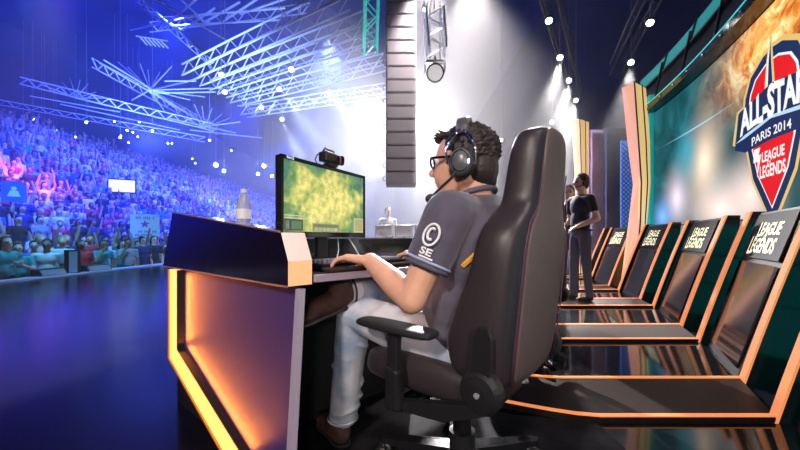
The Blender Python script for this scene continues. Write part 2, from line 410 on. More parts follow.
for A, B in zip(g, g[1:]): bm.faces.new((A[0], B[0], B[1], A[1]))
me = bpy.data.meshes.new('display'); bm.to_mesh(me); bm.free()
add_uv(me, lambda c: (S_L - WR * math.atan2(c.y - CY, c.x - CX), c.z))
obj('display', me, video_mat(), vw, True)
bm = bmesh.new(); arc_slab(bm, S_L, S_R, ZB - 0.02, ZT + 0.02, WR + 0.02, WR + 0.16); obj('cabinet', bm, BLACK_MATTE, vw, True)
bm = bmesh.new(); arc_slab(bm, S_L + 0.16, S_L, 0.0, 3.35, WR - 0.06, WR + 0.15, 2); obj('end_post', bm, mat('teal lit post', (0.02, 0.3, 0.28), 0.35, emit=(0.01, 0.30, 0.28), estr=0.5), vw, True)
# the shield emblem shown on the wall: flat layers that follow its curve (a: right, b: up)
LS, LZ = -6.74, 1.86
def lg(a, b, d): return arc(LS - a, LZ + b, WR - d)
def logo_poly(pts, d, m, name):
    bm = bmesh.new()
    bm.faces.new([bm.verts.new((x, y, 0)) for x, y in pts])
    xs = sorted({round(p[0], 3) for p in pts}); x = min(xs) + 0.12
    while x < max(xs):
        bmesh.ops.bisect_plane(bm, geom=bm.verts[:] + bm.edges[:] + bm.faces[:], plane_co=(x, 0, 0), plane_no=(1, 0, 0)); x += 0.12
    for v in bm.verts: v.co = lg(v.co.x, v.co.y, d)
    return obj(name, bm, m, vw, True)
def em(name, c, s=0.8): return mat(name, (0.01, 0.01, 0.01), 0.9, emit=c, estr=s, spec=0.05)
NAVY, GOLDE, REDE, WHITEE = em('navy screen colour', (0.012, 0.030, 0.115)), em('gold screen colour', (0.85, 0.58, 0.20)), em('red screen colour', (0.85, 0.012, 0.02)), em('white screen colour', (1, 1, 1))
def grow(pts, k, cx=0.0, cy=0.0): return [(cx + (x - cx) * k[0], cy + (y - cy) * k[1]) for x, y in pts]
def sym(half): return half + [(-x, y) for x, y in half[::-1] if abs(x) > 1e-6]
shield = sym([(0.0, -0.86), (-0.10, -0.74), (-0.32, -0.42), (-0.42, -0.10), (-0.44, -0.02), (-0.56, -0.02), (-0.66, 0.02), (-0.58, 0.34), (-0.47, 0.36), (-0.46, 0.44), (-0.36, 0.62), (-0.15, 0.73), (0.0, 0.75)])
logo_poly(grow(shield, (1.09, 1.06)), 0.006, GOLDE, 'emblem_border')
logo_poly(shield, 0.009, NAVY, 'emblem_shield')
wf = sym([(-0.40, 0.32), (-0.37, 0.45), (-0.28, 0.57), (-0.10, 0.645), (0.0, 0.65)])
logo_poly(wf, 0.011, WHITEE, 'emblem_line'); logo_poly(grow(wf, (0.93, 0.94), 0, 0.32), 0.013, REDE, 'emblem_field')
wl = sym([(0.0, -0.74), (-0.24, -0.40), (-0.34, -0.12), (-0.30, 0.0), (0.0, 0.08)])
logo_poly(wl, 0.011, WHITEE, 'emblem_line'); logo_poly(grow(wl, (0.93, 0.95), 0, -0.33), 0.013, REDE, 'emblem_field')
# tower motif, banner and bolt
logo_poly([(-0.13, 0.30), (-0.085, 0.66), (-0.03, 0.88), (0.0, 0.88), (0.02, 0.66), (0.06, 0.30)], 0.014, GOLDE, 'emblem_tower_border')
logo_poly([(-0.105, 0.30), (-0.07, 0.64), (-0.02, 0.84), (0.002, 0.64), (0.03, 0.30)], 0.016, WHITEE, 'emblem_tower')
logo_poly([(-0.06, 0.30), (-0.04, 0.64), (-0.012, 0.82), (0.002, 0.64), (0.03, 0.30)], 0.018, NAVY, 'emblem_tower_shade')
logo_poly([(-0.64, -0.05), (-0.57, 0.32), (0.0, 0.42), (0.57, 0.32), (0.64, -0.05), (0.44, -0.12), (0.0, -0.10), (-0.44, -0.12)], 0.020, NAVY, 'emblem_banner')
logo_poly([(-0.62, 0.015), (-0.45, 0.065), (0.0, 0.125), (0.45, 0.065), (0.62, 0.015), (0.44, 0.03), (0.0, 0.095), (-0.44, 0.03)], 0.021, em('pale blue screen colour', (0.55, 0.75, 1.0)), 'emblem_line')
logo_poly([(-0.29, -0.13), (-0.18, -0.13), (-0.21, -0.20), (-0.165, -0.20), (-0.235, -0.42), (-0.225, -0.26), (-0.30, -0.26)], 0.016, WHITEE, 'emblem_bolt')
for body, a0, b0, wd, ht, m_, bo in (('ALL-STAR', 0.0, 0.235, 1.06, 0.27, WHITEE, 0.045), ('PARIS 2014', 0.0, -0.045, 0.62, 0.085, WHITEE, 0.015),
                                     ('LEAGUE', 0.04, -0.24, 0.35, 0.10, WHITEE, 0.03), ('OF', -0.02, -0.305, 0.06, 0.03, WHITEE, 0.01), ('LEGENDS', 0.03, -0.38, 0.40, 0.12, WHITEE, 0.03)):
    me = fit_text(body, wd, ht, bo, 0.0)
    dz = (lambda x: -0.22 * x * x + 0.02) if body in ('ALL-STAR', 'PARIS 2014') else (lambda x: 0.0)
    warp(me, lambda x, y, z: lg(a0 + x, b0 + y * (1 + (0.18 if body == 'ALL-STAR' and abs(x) < 0.2 else 0)) + dz(x), 0.024)); obj('emblem_lettering', me, m_, vw, True)
# header truss over the video wall
ht = thing('header_truss', 'curved black header truss with teal lit rim above the video wall', 'truss', arc(-6.5, 3.0))
bm = bmesh.new(); arc_slab(bm, S_L + 0.25, S_R, 3.03, 3.13, WR - 0.16, WR + 0.12, 30); obj('lower_ring', bm, BLACK_GLOSS, ht, True)
RIM = mat('teal rim light', (0.05, 0.4, 0.38), 0.3, emit=(0.03, 0.55, 0.50), estr=0.75)
bm = bmesh.new(); arc_slab(bm, S_L + 0.25, S_R, 3.13, 3.145, WR - 0.165, WR - 0.14, 30); obj('rim_light', bm, RIM, ht, True)
bm = bmesh.new(); arc_slab(bm, S_L + 0.45, S_R, 3.14, 3.60, WR + 0.02, WR + 0.10, 30); obj('fascia', bm, mat('dark grey fascia', (0.010, 0.010, 0.016), 0.6, spec=0.2), ht, True)
bm = bmesh.new(); arc_slab(bm, S_L + 0.45, S_R, 3.58, 3.78, WR - 0.02, WR + 0.16, 30); obj('upper_ring', bm, mat('teal lit ring', (0.03, 0.14, 0.14), 0.4, emit=(0.04, 0.50, 0.46), estr=0.35, spec=0.1), ht, True)
bm = bmesh.new(); arc_slab(bm, S_L + 0.45, S_R, 3.55, 3.58, WR - 0.05, WR + 0.16, 30); obj('upper_rail', bm, BLACK_SATIN, ht, True)
for i in range(8):
    s = S_L - 0.35 - 0.85 * i
    rod('strut', arc(s, 3.13, WR - 0.13), arc(s - 0.02, 3.72, WR - 0.03), 0.018, BLACK_SATIN, ht)
    rod('strut', arc(s - 0.01, 3.55, WR - 0.04), arc(s - 0.2, 3.78, WR - 0.04), 0.014, BLACK_SATIN, ht)
for i in range(14):
    bm = bmesh.new(); p = arc(S_L - 0.2 - 0.42 * i, 3.08, WR - 0.165); lathe(bm, [(0.012, 0), (0.012, 0.01)], p, 8, (-1, 0, 0)); obj('bolt', bm, CHROME, ht, True)
# angular yellow pillars
YEL = mat('cream yellow pillar face', (0.85, 0.62, 0.26), 0.45, emit=(0.9, 0.58, 0.22), estr=0.62)  # emission added so both pillar faces look brighter
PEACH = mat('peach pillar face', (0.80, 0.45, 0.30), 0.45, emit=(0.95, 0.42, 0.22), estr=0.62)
SEAM = BLACK_SATIN
def pillar(label, lv, Y):
    """lv: rows (v, u left, u ridge, u right); the ridge stands towards the viewer"""
    b0 = px(lv[-1][2], HOR + FPX * H / Y, Y)
    t = thing('angular_pillar', label, 'pillar', (b0.x, b0.y, 0), 0, 'yellow angular stage pillars')
    rows = []
    for v, ul, ur, uR in lv:
        z = H + (HOR - v) / FPX * Y; z = max(z, 0.0)
        rows.append((V(((ul - 400) / FPX * (Y + 0.10), Y + 0.10, z)), V(((ur - 400) / FPX * (Y - 0.08), Y - 0.08, z)), V(((uR - 400) / FPX * (Y + 0.16), Y + 0.16, z))))
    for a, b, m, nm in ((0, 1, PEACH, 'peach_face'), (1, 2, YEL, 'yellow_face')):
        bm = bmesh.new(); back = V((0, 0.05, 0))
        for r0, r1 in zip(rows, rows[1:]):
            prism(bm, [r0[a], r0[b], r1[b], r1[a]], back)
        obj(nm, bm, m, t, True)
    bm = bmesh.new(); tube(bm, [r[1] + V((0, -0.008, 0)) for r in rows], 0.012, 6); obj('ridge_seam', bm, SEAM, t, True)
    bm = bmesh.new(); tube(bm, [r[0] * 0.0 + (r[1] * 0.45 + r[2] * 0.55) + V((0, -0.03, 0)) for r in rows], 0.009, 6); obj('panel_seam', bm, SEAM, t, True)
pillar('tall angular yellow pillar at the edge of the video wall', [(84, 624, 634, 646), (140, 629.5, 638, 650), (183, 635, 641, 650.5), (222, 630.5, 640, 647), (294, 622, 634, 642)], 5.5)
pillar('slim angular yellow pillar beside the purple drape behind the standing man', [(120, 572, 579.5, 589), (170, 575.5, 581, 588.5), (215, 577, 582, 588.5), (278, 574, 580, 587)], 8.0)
PURP = mat('purple stage drape', (0.30, 0.24, 0.50), 0.7, noise=0.2, nscale=3)
def flat(label, name, cat, u0, u1, v0, Y, m, folds=8, slant=0.0):
    a, b = px(u0, v0, Y), px(u1, v0, Y); zt = a.z; bm = bmesh.new(); n = folds * 4; F = []
    for i in range(n + 1):
        x = a.x + (b.x - a.x) * i / n; y = Y + 0.05 * math.sin(i * math.pi / 2) + slant * i / n
        F.append((bm.verts.new((x, y, 0)), bm.verts.new((x, y, zt)), bm.verts.new((x, y + 0.05, zt)), bm.verts.new((x, y + 0.05, 0))))
    for p, q_ in zip(F, F[1:]):
        for k in range(4): bm.faces.new((p[k], p[(k + 1) % 4], q_[(k + 1) % 4], q_[k]))
    bm.faces.new(F[0]); bm.faces.new(F[-1][::-1])
    o = obj(name, bm, m); base_origin(o, (a.x, Y, 0)); return tag(o, label, cat)
flat('purple grey stage drape beside the slim yellow pillar', 'stage_drape', 'drape', 589, 603, 130, 8.5, PURP, 5)
flat('dark navy stage drape behind the standing man and the consoles', 'stage_drape', 'drape', 603, 634, 128, 8.9, mat('navy stage drape', (0.05, 0.06, 0.20), 0.7), 9)
# blue mesh panel
mp = thing('mesh_panel', 'narrow blue mesh panel between the drape and the tall yellow pillar', 'panel', px(626, 290, 6.6))
a, b = px(622, 140, 6.6), px(636, 255, 6.6)
obj('backing', bx(((a.x + b.x) / 2, 6.64, (a.z + b.z) / 2), (b.x - a.x, 0.03, a.z - b.z)), mat('blue lit backing', (0.05, 0.12, 0.5), 0.5, emit=(0.08, 0.22, 0.75), estr=0.5), mp, True)
bm = bmesh.new()
for i in range(-12, 30):
    z = b.z + i * 0.09
    for sg in (1, -1):
        p0, p1 = V((a.x, 6.61, z)), V((b.x, 6.61, z + sg * (b.x - a.x)))
        if min(p0.z, p1.z) > b.z and max(p0.z, p1.z) < a.z: tube(bm, [p0, p1], 0.008, 4)
tag(obj('mesh', bm, BLACK_SATIN, mp, True), kind='stuff')

# ------------------------------------------------------------------ player's desk
E0, DN, DD = V((-0.30, 0.97, 0)), V((-0.784, 0.621, 0)), V((0.735, 0.677, 0))
def dk(L, t, z): return E0 + DN * L + DD * t + V((0, 0, z))
dt = thing('gaming_desk', 'black tournament desk with purple end panel framed by an amber light strip', 'desk', dk(0.5, 0.5, 0))
bm = bmesh.new(); prism(bm, [dk(.50, .055, 0), dk(1.15, .055, 0), dk(1.15, .055, .714), dk(.50, .055, .714)], DD * 1.0); obj('body', bm, BLACK_SATIN, dt, True)
bm = bmesh.new(); prism(bm, [dk(0.0, .05, .714), dk(1.12, .05, .714), dk(1.12, .05, .74), dk(0.0, .05, .74)], DD * 1.22)
top = obj('desktop', bm, mat('dark grey desktop', (0.035, 0.03, 0.038), 0.6, noise=0.2, nscale=40, spec=0.0), dt, True)
bm = bmesh.new(); prism(bm, [dk(-.012, .05, .716), dk(0.0, .05, .716), dk(0.0, .05, .738), dk(-.012, .05, .738)], DD * 1.22); obj('edge_band', bm, mat('mauve edge band', (0.32, 0.27, 0.34), 0.35), dt, True)
bm = bmesh.new(); prism(bm, [dk(1.06, .05, .70), dk(1.12, .05, .70), dk(1.10, .05, .845), dk(1.07, .05, .845)], DD * 2.1); obj('front_shield', bm, BLACK_GLOSS, dt, True)
bm = bmesh.new(); tube(bm, [dk(1.085, .06, .848), dk(1.085, 2.14, .848)], 0.006, 6); obj('shield_trim', bm, mat('mauve trim', (0.4, 0.36, 0.45), 0.3, 0.5), dt, True)
# end panel with recessed purple face
pan = [(0.0, .70), (1.02, .70), (1.02, .27), (.33, 0.004), (.06, 0.004)]
bm = bmesh.new(); prism(bm, [dk(L, 0.012, z) for L, z in pan], DD * 0.012)
obj('end_panel', bm, mat('violet textured end panel', (0.036, 0.026, 0.15), 0.5, noise=0.15, nscale=300, bump=0.15, bscale=500), dt, True)
bm = bmesh.new(); prism(bm, [dk(L, -0.004, z) for L, z in ((-.012, .70), (.006, .70), (.072, .004), (.048, .004))], DD * 0.020); obj('panel_edge', bm, mat('lilac grey edge', (0.42, 0.36, 0.46), 0.4), dt, True)
def band(o0, o1):   # border band along the left side and the cut corner, between two insets
    def line(o): return [(1.02 - o, .70), (1.02 - o, .27 + o * .62), (.33 + o * .05, 0.004 + o * 1.28 - 0.06 * o), ]
    a, b = line(o0), line(o1); return a, b
def band_obj(name, o0, o1, d0, d1, m, parent):
    bm = bmesh.new()
    A = [(1.02 - o0, .70), (1.02 - o0, .27 + .66 * o0), (.34 - .95 * o0 + .9 * o0, .004 + 1.08 * o0)]
    B = [(1.02 - o1, .70), (1.02 - o1, .27 + .66 * o1), (.34 - .95 * o1 + .9 * o1, .004 + 1.08 * o1)]
    # run the diagonal on to the floor
    def ext(Pp):
        (x1, z1), (x2, z2) = Pp[1], Pp[2]; k = (0.004 - z1) / (z2 - z1) if abs(z2 - z1) > 1e-6 else 1
        return [Pp[0], Pp[1], (x1 + (x2 - x1) * k, 0.004)]
    A, B = ext(A), ext(B)
    for i in range(2):
        prism(bm, [dk(A[i][0], d0, A[i][1]), dk(A[i + 1][0], d0, A[i + 1][1]), dk(B[i + 1][0], d0, B[i + 1][1]), dk(B[i][0], d0, B[i][1])], DD * (d1 - d0))
    return obj(name, bm, m, parent, True)
band_obj('light_strip', 0.008, 0.092, -0.018, 0.010, AMBER_LED, dt)
band_obj('outer_rim', 0.0, 0.008, -0.024, 0.012, mat('orange brown rim', (0.7, 0.25, 0.06), 0.4), dt)
band_obj('inner_lip', 0.092, 0.100, -0.016, 0.012, BLACK_SATIN, dt)
# amber wash light built into the inner lip, shining over the purple face
def strip_light(p0, p1, aim, e):
    l = bpy.data.lights.new('desk_wash_light', 'AREA'); l.shape = 'RECTANGLE'; l.size = (p1 - p0).length; l.size_y = 0.008; l.energy = e; l.color = (1.0, 0.25, 0.03)
    o = bpy.data.objects.new('desk_wash_light', l); COL.objects.link(o); o.location = (p0 + p1) / 2
    x = (p1 - p0).normalized(); z = -aim.normalized(); z = (z - x * z.dot(x)).normalized(); y = z.cross(x)
    o.rotation_euler = Matrix((x, y, z)).transposed().to_euler()
strip_light(dk(.905, -.008, .68), dk(.905, -.008, .37), -DN + DD * 0.10, 0.9)
strip_light(dk(.89, -.008, .345), dk(.30, -.008, .10), -DN * .35 + V((0, 0, .9)) + DD * 0.10, 1.8)
# sloping fascia with its end cap, orange light put into colour and glow
fas = [(0, .710), (0, .783), (.037, .866), (.936, .968), (1.065, .716)]
bm = bmesh.new(); fs = prism(bm, [dk(L, -.03, z) for L, z in fas], DD * 0.075)
for f, k in zip(fs, (0, 0, 1, 2, 0, 0, 0)): f.material_index = k
obj('fascia', bm, [mat('glossy midnight fascia', (0.008, 0.005, 0.014), 0.16, spec=0.35), mat('cap with painted peach light', (0.85, 0.5, 0.26), 0.4, emit=(1.0, 0.42, 0.16), estr=0.35), mat('cream cap', (0.85, 0.72, 0.64), 0.4)], dt, True)
bm = bmesh.new(); tube(bm, [dk(.04, -.032, .868), dk(.936, -.032, .970)], 0.0035, 6); obj('fascia_trim', bm, mat('copper trim', (0.6, 0.35, 0.25), 0.3, 0.6), dt, True)
bm = bmesh.new(); tube(bm, [dk(0, -.032, .709), dk(1.065, -.032, .714)], 0.003, 6); obj('fascia_trim', bm, mat('copper trim', (0.6, 0.35, 0.25), 0.3, 0.6), dt, True)
# cable hanging under the desk
bm = bmesh.new(); tube(bm, [dk(.41, .10, .62), dk(.39, .14, .50), dk(.40, .20, .40), dk(.39, .12, .28), dk(.36, .06, .15), dk(.33, .12, .03)], 0.004, 6)
tag(obj('cable', bm, mat('green black cable', (0.03, 0.06, 0.05), 0.5), sm=True), 'thin dark cable hanging down under the desk', 'cable')

# ------------------------------------------------------------------ monitor
ML = V((-0.475, 1.30, 0)); ma = math.atan2(.864, .504); MW, MH, MZ = .556, .330, .853
mc = ML + V((.504, .864, 0)) * MW / 2
mon = thing('monitor', 'black monitor showing a green and yellow game map', 'monitor', (mc.x, mc.y, .74), ma)
z0 = MZ - .74
obj('housing', bx((0, .014, z0 + MH / 2), (MW, .028, MH), bev=.006), BLACK_GLOSS, mon)
for c, s in (((0, -.004, z0 + MH - .008), (MW, .012, .016)), ((0, -.004, z0 + .012), (MW, .012, .024)), ((-MW / 2 + .007, -.004, z0 + MH / 2), (.014, .012, MH)), ((MW / 2 - .007, -.004, z0 + MH / 2), (.014, .012, MH))):
    obj('bezel', bx(c, s, bev=.002), BLACK_GLOSS, mon)
def game_mat():
    m = bpy.data.materials.new('game picture'); m.use_nodes = True; nt = m.node_tree; N = nt.nodes; Lk = nt.links; b = N['Principled BSDF']
    b.inputs['Base Color'].default_value = (.01, .01, .01, 1); b.inputs['Roughness'].default_value = .3
    tc = N.new('ShaderNodeTexCoord')
    n1 = N.new('ShaderNodeTexNoise'); n1.inputs['Scale'].default_value = 9; n1.inputs['Detail'].default_value = 6; n1.inputs['Distortion'].default_value = .8
    n2 = N.new('ShaderNodeTexNoise'); n2.inputs['Scale'].default_value = 32; n2.inputs['Detail'].default_value = 5
    for n_ in (n1, n2): Lk.new(tc.outputs['Object'], n_.inputs['Vector'])
    r1 = N.new('ShaderNodeValToRGB'); e = r1.color_ramp.elements
    e[0].position = .30; e[0].color = (.07, .22, .16, 1); e[1].position = .68; e[1].color = (.85, .74, .24, 1); x = e.new(.42); x.color = (.20, .34, .13, 1); x = e.new(.54); x.color = (.52, .56, .16, 1)
    g_ = N.new('ShaderNodeTexGradient'); g_.gradient_type = 'SPHERICAL'; mp_2 = N.new('ShaderNodeMapping'); mp_2.inputs['Scale'].default_value = (3.2, 3.2, 5.0); mp_2.inputs['Location'].default_value = (0, 0, -1.35)
    Lk.new(tc.outputs['Object'], mp_2.inputs['Vector']); Lk.new(mp_2.outputs[0], g_.inputs[0])
    ad_ = N.new('ShaderNodeMath'); ad_.operation = 'MULTIPLY_ADD'; ad_.inputs[1].default_value = .42; Lk.new(g_.outputs['Fac'], ad_.inputs[0]); sb_ = N.new('ShaderNodeMath'); sb_.operation = 'SUBTRACT'; sb_.inputs[1].default_value = .13; Lk.new(n1.outputs['Fac'], sb_.inputs[0]); Lk.new(sb_.outputs[0], ad_.inputs[2])
    Lk.new(ad_.outputs[0], r1.inputs[0])
    r2 = N.new('ShaderNodeValToRGB'); e = r2.color_ramp.elements; e[0].position = .38; e[0].color = (.25, .42, .40, 1); e[1].position = .6; e[1].color = (1.1, 1.05, .95, 1)
    Lk.new(n2.outputs['Fac'], r2.inputs[0])
    mx = N.new('ShaderNodeMix'); mx.data_type = 'RGBA'; mx.blend_type = 'MULTIPLY'; mx.inputs[0].default_value = .55
    Lk.new(r1.outputs[0], mx.inputs[6]); Lk.new(r2.outputs[0], mx.inputs[7]); Lk.new(mx.outputs[2], b.inputs['Emission Color']); b.inputs['Emission Strength'].default_value = 0.95
    return m
scr = obj('screen', bx((0, -.001, z0 + MH / 2 + .004), (MW - .028, .006, MH - .040)), game_mat(), mon)
def hud(x0, x1, za, zb, c, s=.7):
    obj('interface_panel', bx(((x0 + x1) / 2, -.0045, z0 + (za + zb) / 2), (x1 - x0, .001, zb - za)), mat('screen colour %.2f %.2f %.2f' % c, (.01, .01, .01), .4, emit=c, estr=s), scr)
hud(-.258, -.160, .028, .075, (.06, .10, .07)); hud(-.252, -.235, .034, .068, (.55, .6, .5)); hud(-.222, -.168, .034, .068, (.18, .30, .16))
hud(-.105, .075, .026, .062, (.34, .36, .20)); hud(-.095, .065, .046, .058, (.10, .12, .08)); 
for i in range(6): hud(-.092 + i * .026, -.072 + i * .026, .029, .043, (.75, .75, .45))
hud(.185, .262, .026, .10, (.75, .66, .30)); hud(.192, .255, .032, .094, (.40, .38, .16)); hud(-.262, .0, .078, .081, (.85, .85, .6)); hud(-.262, -.15, .088, .092, (.7, .75, .6))
lgm = text_mesh('BenQ', .016, .0004)
warp(lgm, lambda x, y, z: V((x - MW / 2 + .045, -.0115, z0 + MH - .008 + y))); obj('brand_lettering', lgm, mat('pale lettering', (.8, .8, .85), .4, emit=(.8, .8, .9), estr=.4), mon)
obj('stand_neck', bx((0, .045, z0 / 2 + .06), (.07, .025, z0 + .09), bev=.006), BLACK_SATIN, mon)
obj('stand_base', bx((0, .05, .009), (.30, .19, .018), bev=.006), BLACK_GLOSS, mon)
bm = bmesh.new(); tube(bm, [(.16, .02, z0 + .01), (.20, .0, .06), (.215, -.02, .012), (.24, -.04, .008)], .0035, 6); obj('cable', bm, WHITE_PL, mon, sm=True)
bm = bmesh.new(); tube(bm, [(.10, .03, z0 + .01), (.085, .01, .05), (.06, .0, .01)], .003, 6); obj('cable', bm, WHITE_PL, mon, sm=True)
# camera clipped on top of the monitor
wc = thing('webcam', 'small black video camera mounted on top of the monitor', 'camera', mc + V((.504, .864, 0)) * 0.015 + V((0, 0, MZ + MH)), ma)
obj('clip', bx((0, 0, .008), (.05, .05, .016), bev=.003), BLACK_SATIN, wc)
obj('body', bx((-.012, .0, .042), (.085, .05, .045), bev=.006), BLACK_SATIN, wc)
bm = bmesh.new(); lathe(bm, [(.021, 0), (.023, .012), (.023, .03), (.019, .034)], (.03, -.012, .037), 18, (.75, -.65, 0)); ln = obj('lens', bm, BLACK_GLOSS, wc)
bm = bmesh.new(); lathe(bm, [(.0235, .012), (.0235, .018)], (.03, -.012, .037), 18, (.75, -.65, 0)); obj('lens_ring', bm, mat('dark red ring', (.25, .05, .05), .3), ln)
bm = bmesh.new(); tube(bm, [(-.05, 0, .062), (-.035, 0, .082), (.02, 0, .078), (.035, 0, .062)], .005, 6); obj('handle', bm, BLACK_SATIN, wc)
bm = bmesh.new(); tube(bm, [(-.052, 0, .05), (-.075, .01, .045), (-.08, .02, .02), (-.06, .02, .002)], .003, 6); obj('cable', bm, BLACK_SATIN, wc, sm=True)
# ------------------------------------------------------------------ keyboard, mouse, mat, paper, bottle
ka = math.atan2(.74, .67)
kb = thing('keyboard', 'black mechanical keyboard with grey keycaps in front of the monitor', 'keyboard', (-.168, 1.285, .74), ka)
obj('case', bx((0, 0, .011), (.43, .145, .022), bev=.004), mat('matte black keyboard case', (.014, .014, .016), .85, spec=0.0), kb)
KEYM = mat('dark grey keycap', (.17, .17, .20), .8, spec=0.0)
kme = None
for r in range(5):
    for c in range(15):
        wd = .0165
        if kme is None:
            bm = bmesh.new(); M = [(-.0082, -.0082, 0), (.0082, -.0082, 0), (.0082, .0082, 0), (-.0082, .0082, 0)]
            lo = [bm.verts.new(p) for p in M]; hi = [bm.verts.new((p[0] * .72, p[1] * .72 + .001, .011)) for p in M]
            bm.faces.new(lo[::-1]); bm.faces.new(hi)
            for i in range(4): bm.faces.new((lo[i], lo[(i + 1) % 4], hi[(i + 1) % 4], hi[i]))
            k0 = obj('key', bm, KEYM, kb); kme = k0.data
        else: k0 = obj('key', kme, None, kb)
        k0.location = (-.190 + c * .0188 + (.004 * r if c < 14 else 0), .050 - r * .0205, .022)
obj('number_pad', bx((.165, 0, .026), (.075, .10, .010), bev=.003), KEYM, kb)
obj('palm_rest', bx((0, -.10, .007), (.43, .05, .012), bev=.004), mat('brown black palm rest', (.05, .035, .035), .8, spec=0.0), kb)
mp_ = obj('mouse_mat', bx((.06, 1.52, .742), (.26, .22, .004), Matrix.Rotation(ka, 3, 'Z'), .001), mat('pale printed mouse mat', (.22, .18, .21), .8, noise=.35, nscale=25, spec=0.0))
tag(base_origin(mp_, (.06, 1.52, .74)), 'printed greyish mouse mat under the right hand', 'mouse mat')
ms = thing('computer_mouse', 'small dark computer mouse under the right hand', 'mouse', (.045, 1.535, .744), ka + 1.2)
bm = bmesh.new(); r = bmesh.ops.create_uvsphere(bm, u_segments=16, v_segments=10, radius=1)
for v in bm.verts: v.co = V((v.co.x * .031, v.co.y * .058, max(0, v.co.z) * .036 + .001))
obj('shell', bm, BLACK_SATIN, ms, sm=True)
bm = bmesh.new(); lathe(bm, [(.008, -.003), (.008, .003)], (0, .03, .029), 12, (1, 0, 0)); obj('wheel', bm, GREY_PL, ms)
bm = bmesh.new(); tube(bm, [(0, .055, .01), (.02, .09, .004), (.05, .13, .004)], .002, 6); obj('cable', bm, BLACK_SATIN, ms)
pcb = thing('computer_box', 'flat black computer box on the desk behind the fascia', 'computer', dk(.80, .22, .74), .7)
obj('case', bx((0, 0, .068), (.24, .30, .13), bev=.006), BLACK_SATIN, pcb); obj('front_panel', bx((.121, 0, .068), (.006, .28, .11), bev=.002), GREY_PL, pcb)
bt = thing('water_bottle', 'clear plastic water bottle on the black box behind the desk fascia', 'bottle', dk(.80, .22, .873))
bm = bmesh.new(); lathe(bm, [(.030, 0), (.034, .006), (.034, .055), (.031, .06), (.034, .066), (.034, .13), (.026, .165), (.013, .188), (.013, .200)], seg=18)
bot = mat('clear bottle plastic', (.86, .9, 1.0), .12); bot.node_tree.nodes['Principled BSDF'].inputs['Transmission Weight'].default_value = .7
obj('body', bm, bot, bt, sm=True)
bm = bmesh.new(); lathe(bm, [(.015, .198), (.015, .216)], seg=14); obj('cap', bm, WHITE_PL, bt)
bm = bmesh.new(); lathe(bm, [(.0345, .070), (.0345, .118)], seg=18); obj('paper_label', bm, WHITE_PL, bt)
tag(base_origin(obj('paper_box', bx(dk(.74, .31, .888), (.08, .06, .03), Matrix.Rotation(.7, 3, 'Z'), .003), mat('white card', (.8, .8, .85), .6)), dk(.74, .31, .873)), 'small white card box beside the water bottle', 'box')

# ------------------------------------------------------------------ gaming chairs  (local: +x forward, +y left)
LEATHER = mat('black chair leather', (.034, .026, .031), .42, bump=.08, bscale=350, spec=.5)
LEATHER_B = mat('brown black chair back vinyl', (.120, .082, .080), .5, bump=.12, bscale=500, spec=.5)
PIPING = mat('plum piping', (.10, .03, .07), .5)
def loft(rings, name, m, parent, sub=2):
    bm = bmesh.new(); R = [[bm.verts.new(p) for p in r] for r in rings]; n = len(R[0])
    for A, B in zip(R, R[1:]):
        for k in range(n): bm.faces.new((A[k], A[(k + 1) % n], B[(k + 1) % n], B[k]))
    bm.faces.new(R[0][::-1]); bm.faces.new(R[-1]); bmesh.ops.recalc_face_normals(bm, faces=bm.faces[:])
    me = bpy.data.meshes.new(name); bm.to_mesh(me); bm.free(); me.materials.append(m)
    o = bpy.data.objects.new(name, me); COL.objects.link(o); md = o.modifiers.new('s', 'SUBSURF'); md.levels = sub; md.render_levels = sub
    out = bpy.data.meshes.new_from_object(o.evaluated_get(bpy.context.evaluated_depsgraph_get())); bpy.data.objects.remove(o)
    smooth(out); return obj(name, out, m, parent)
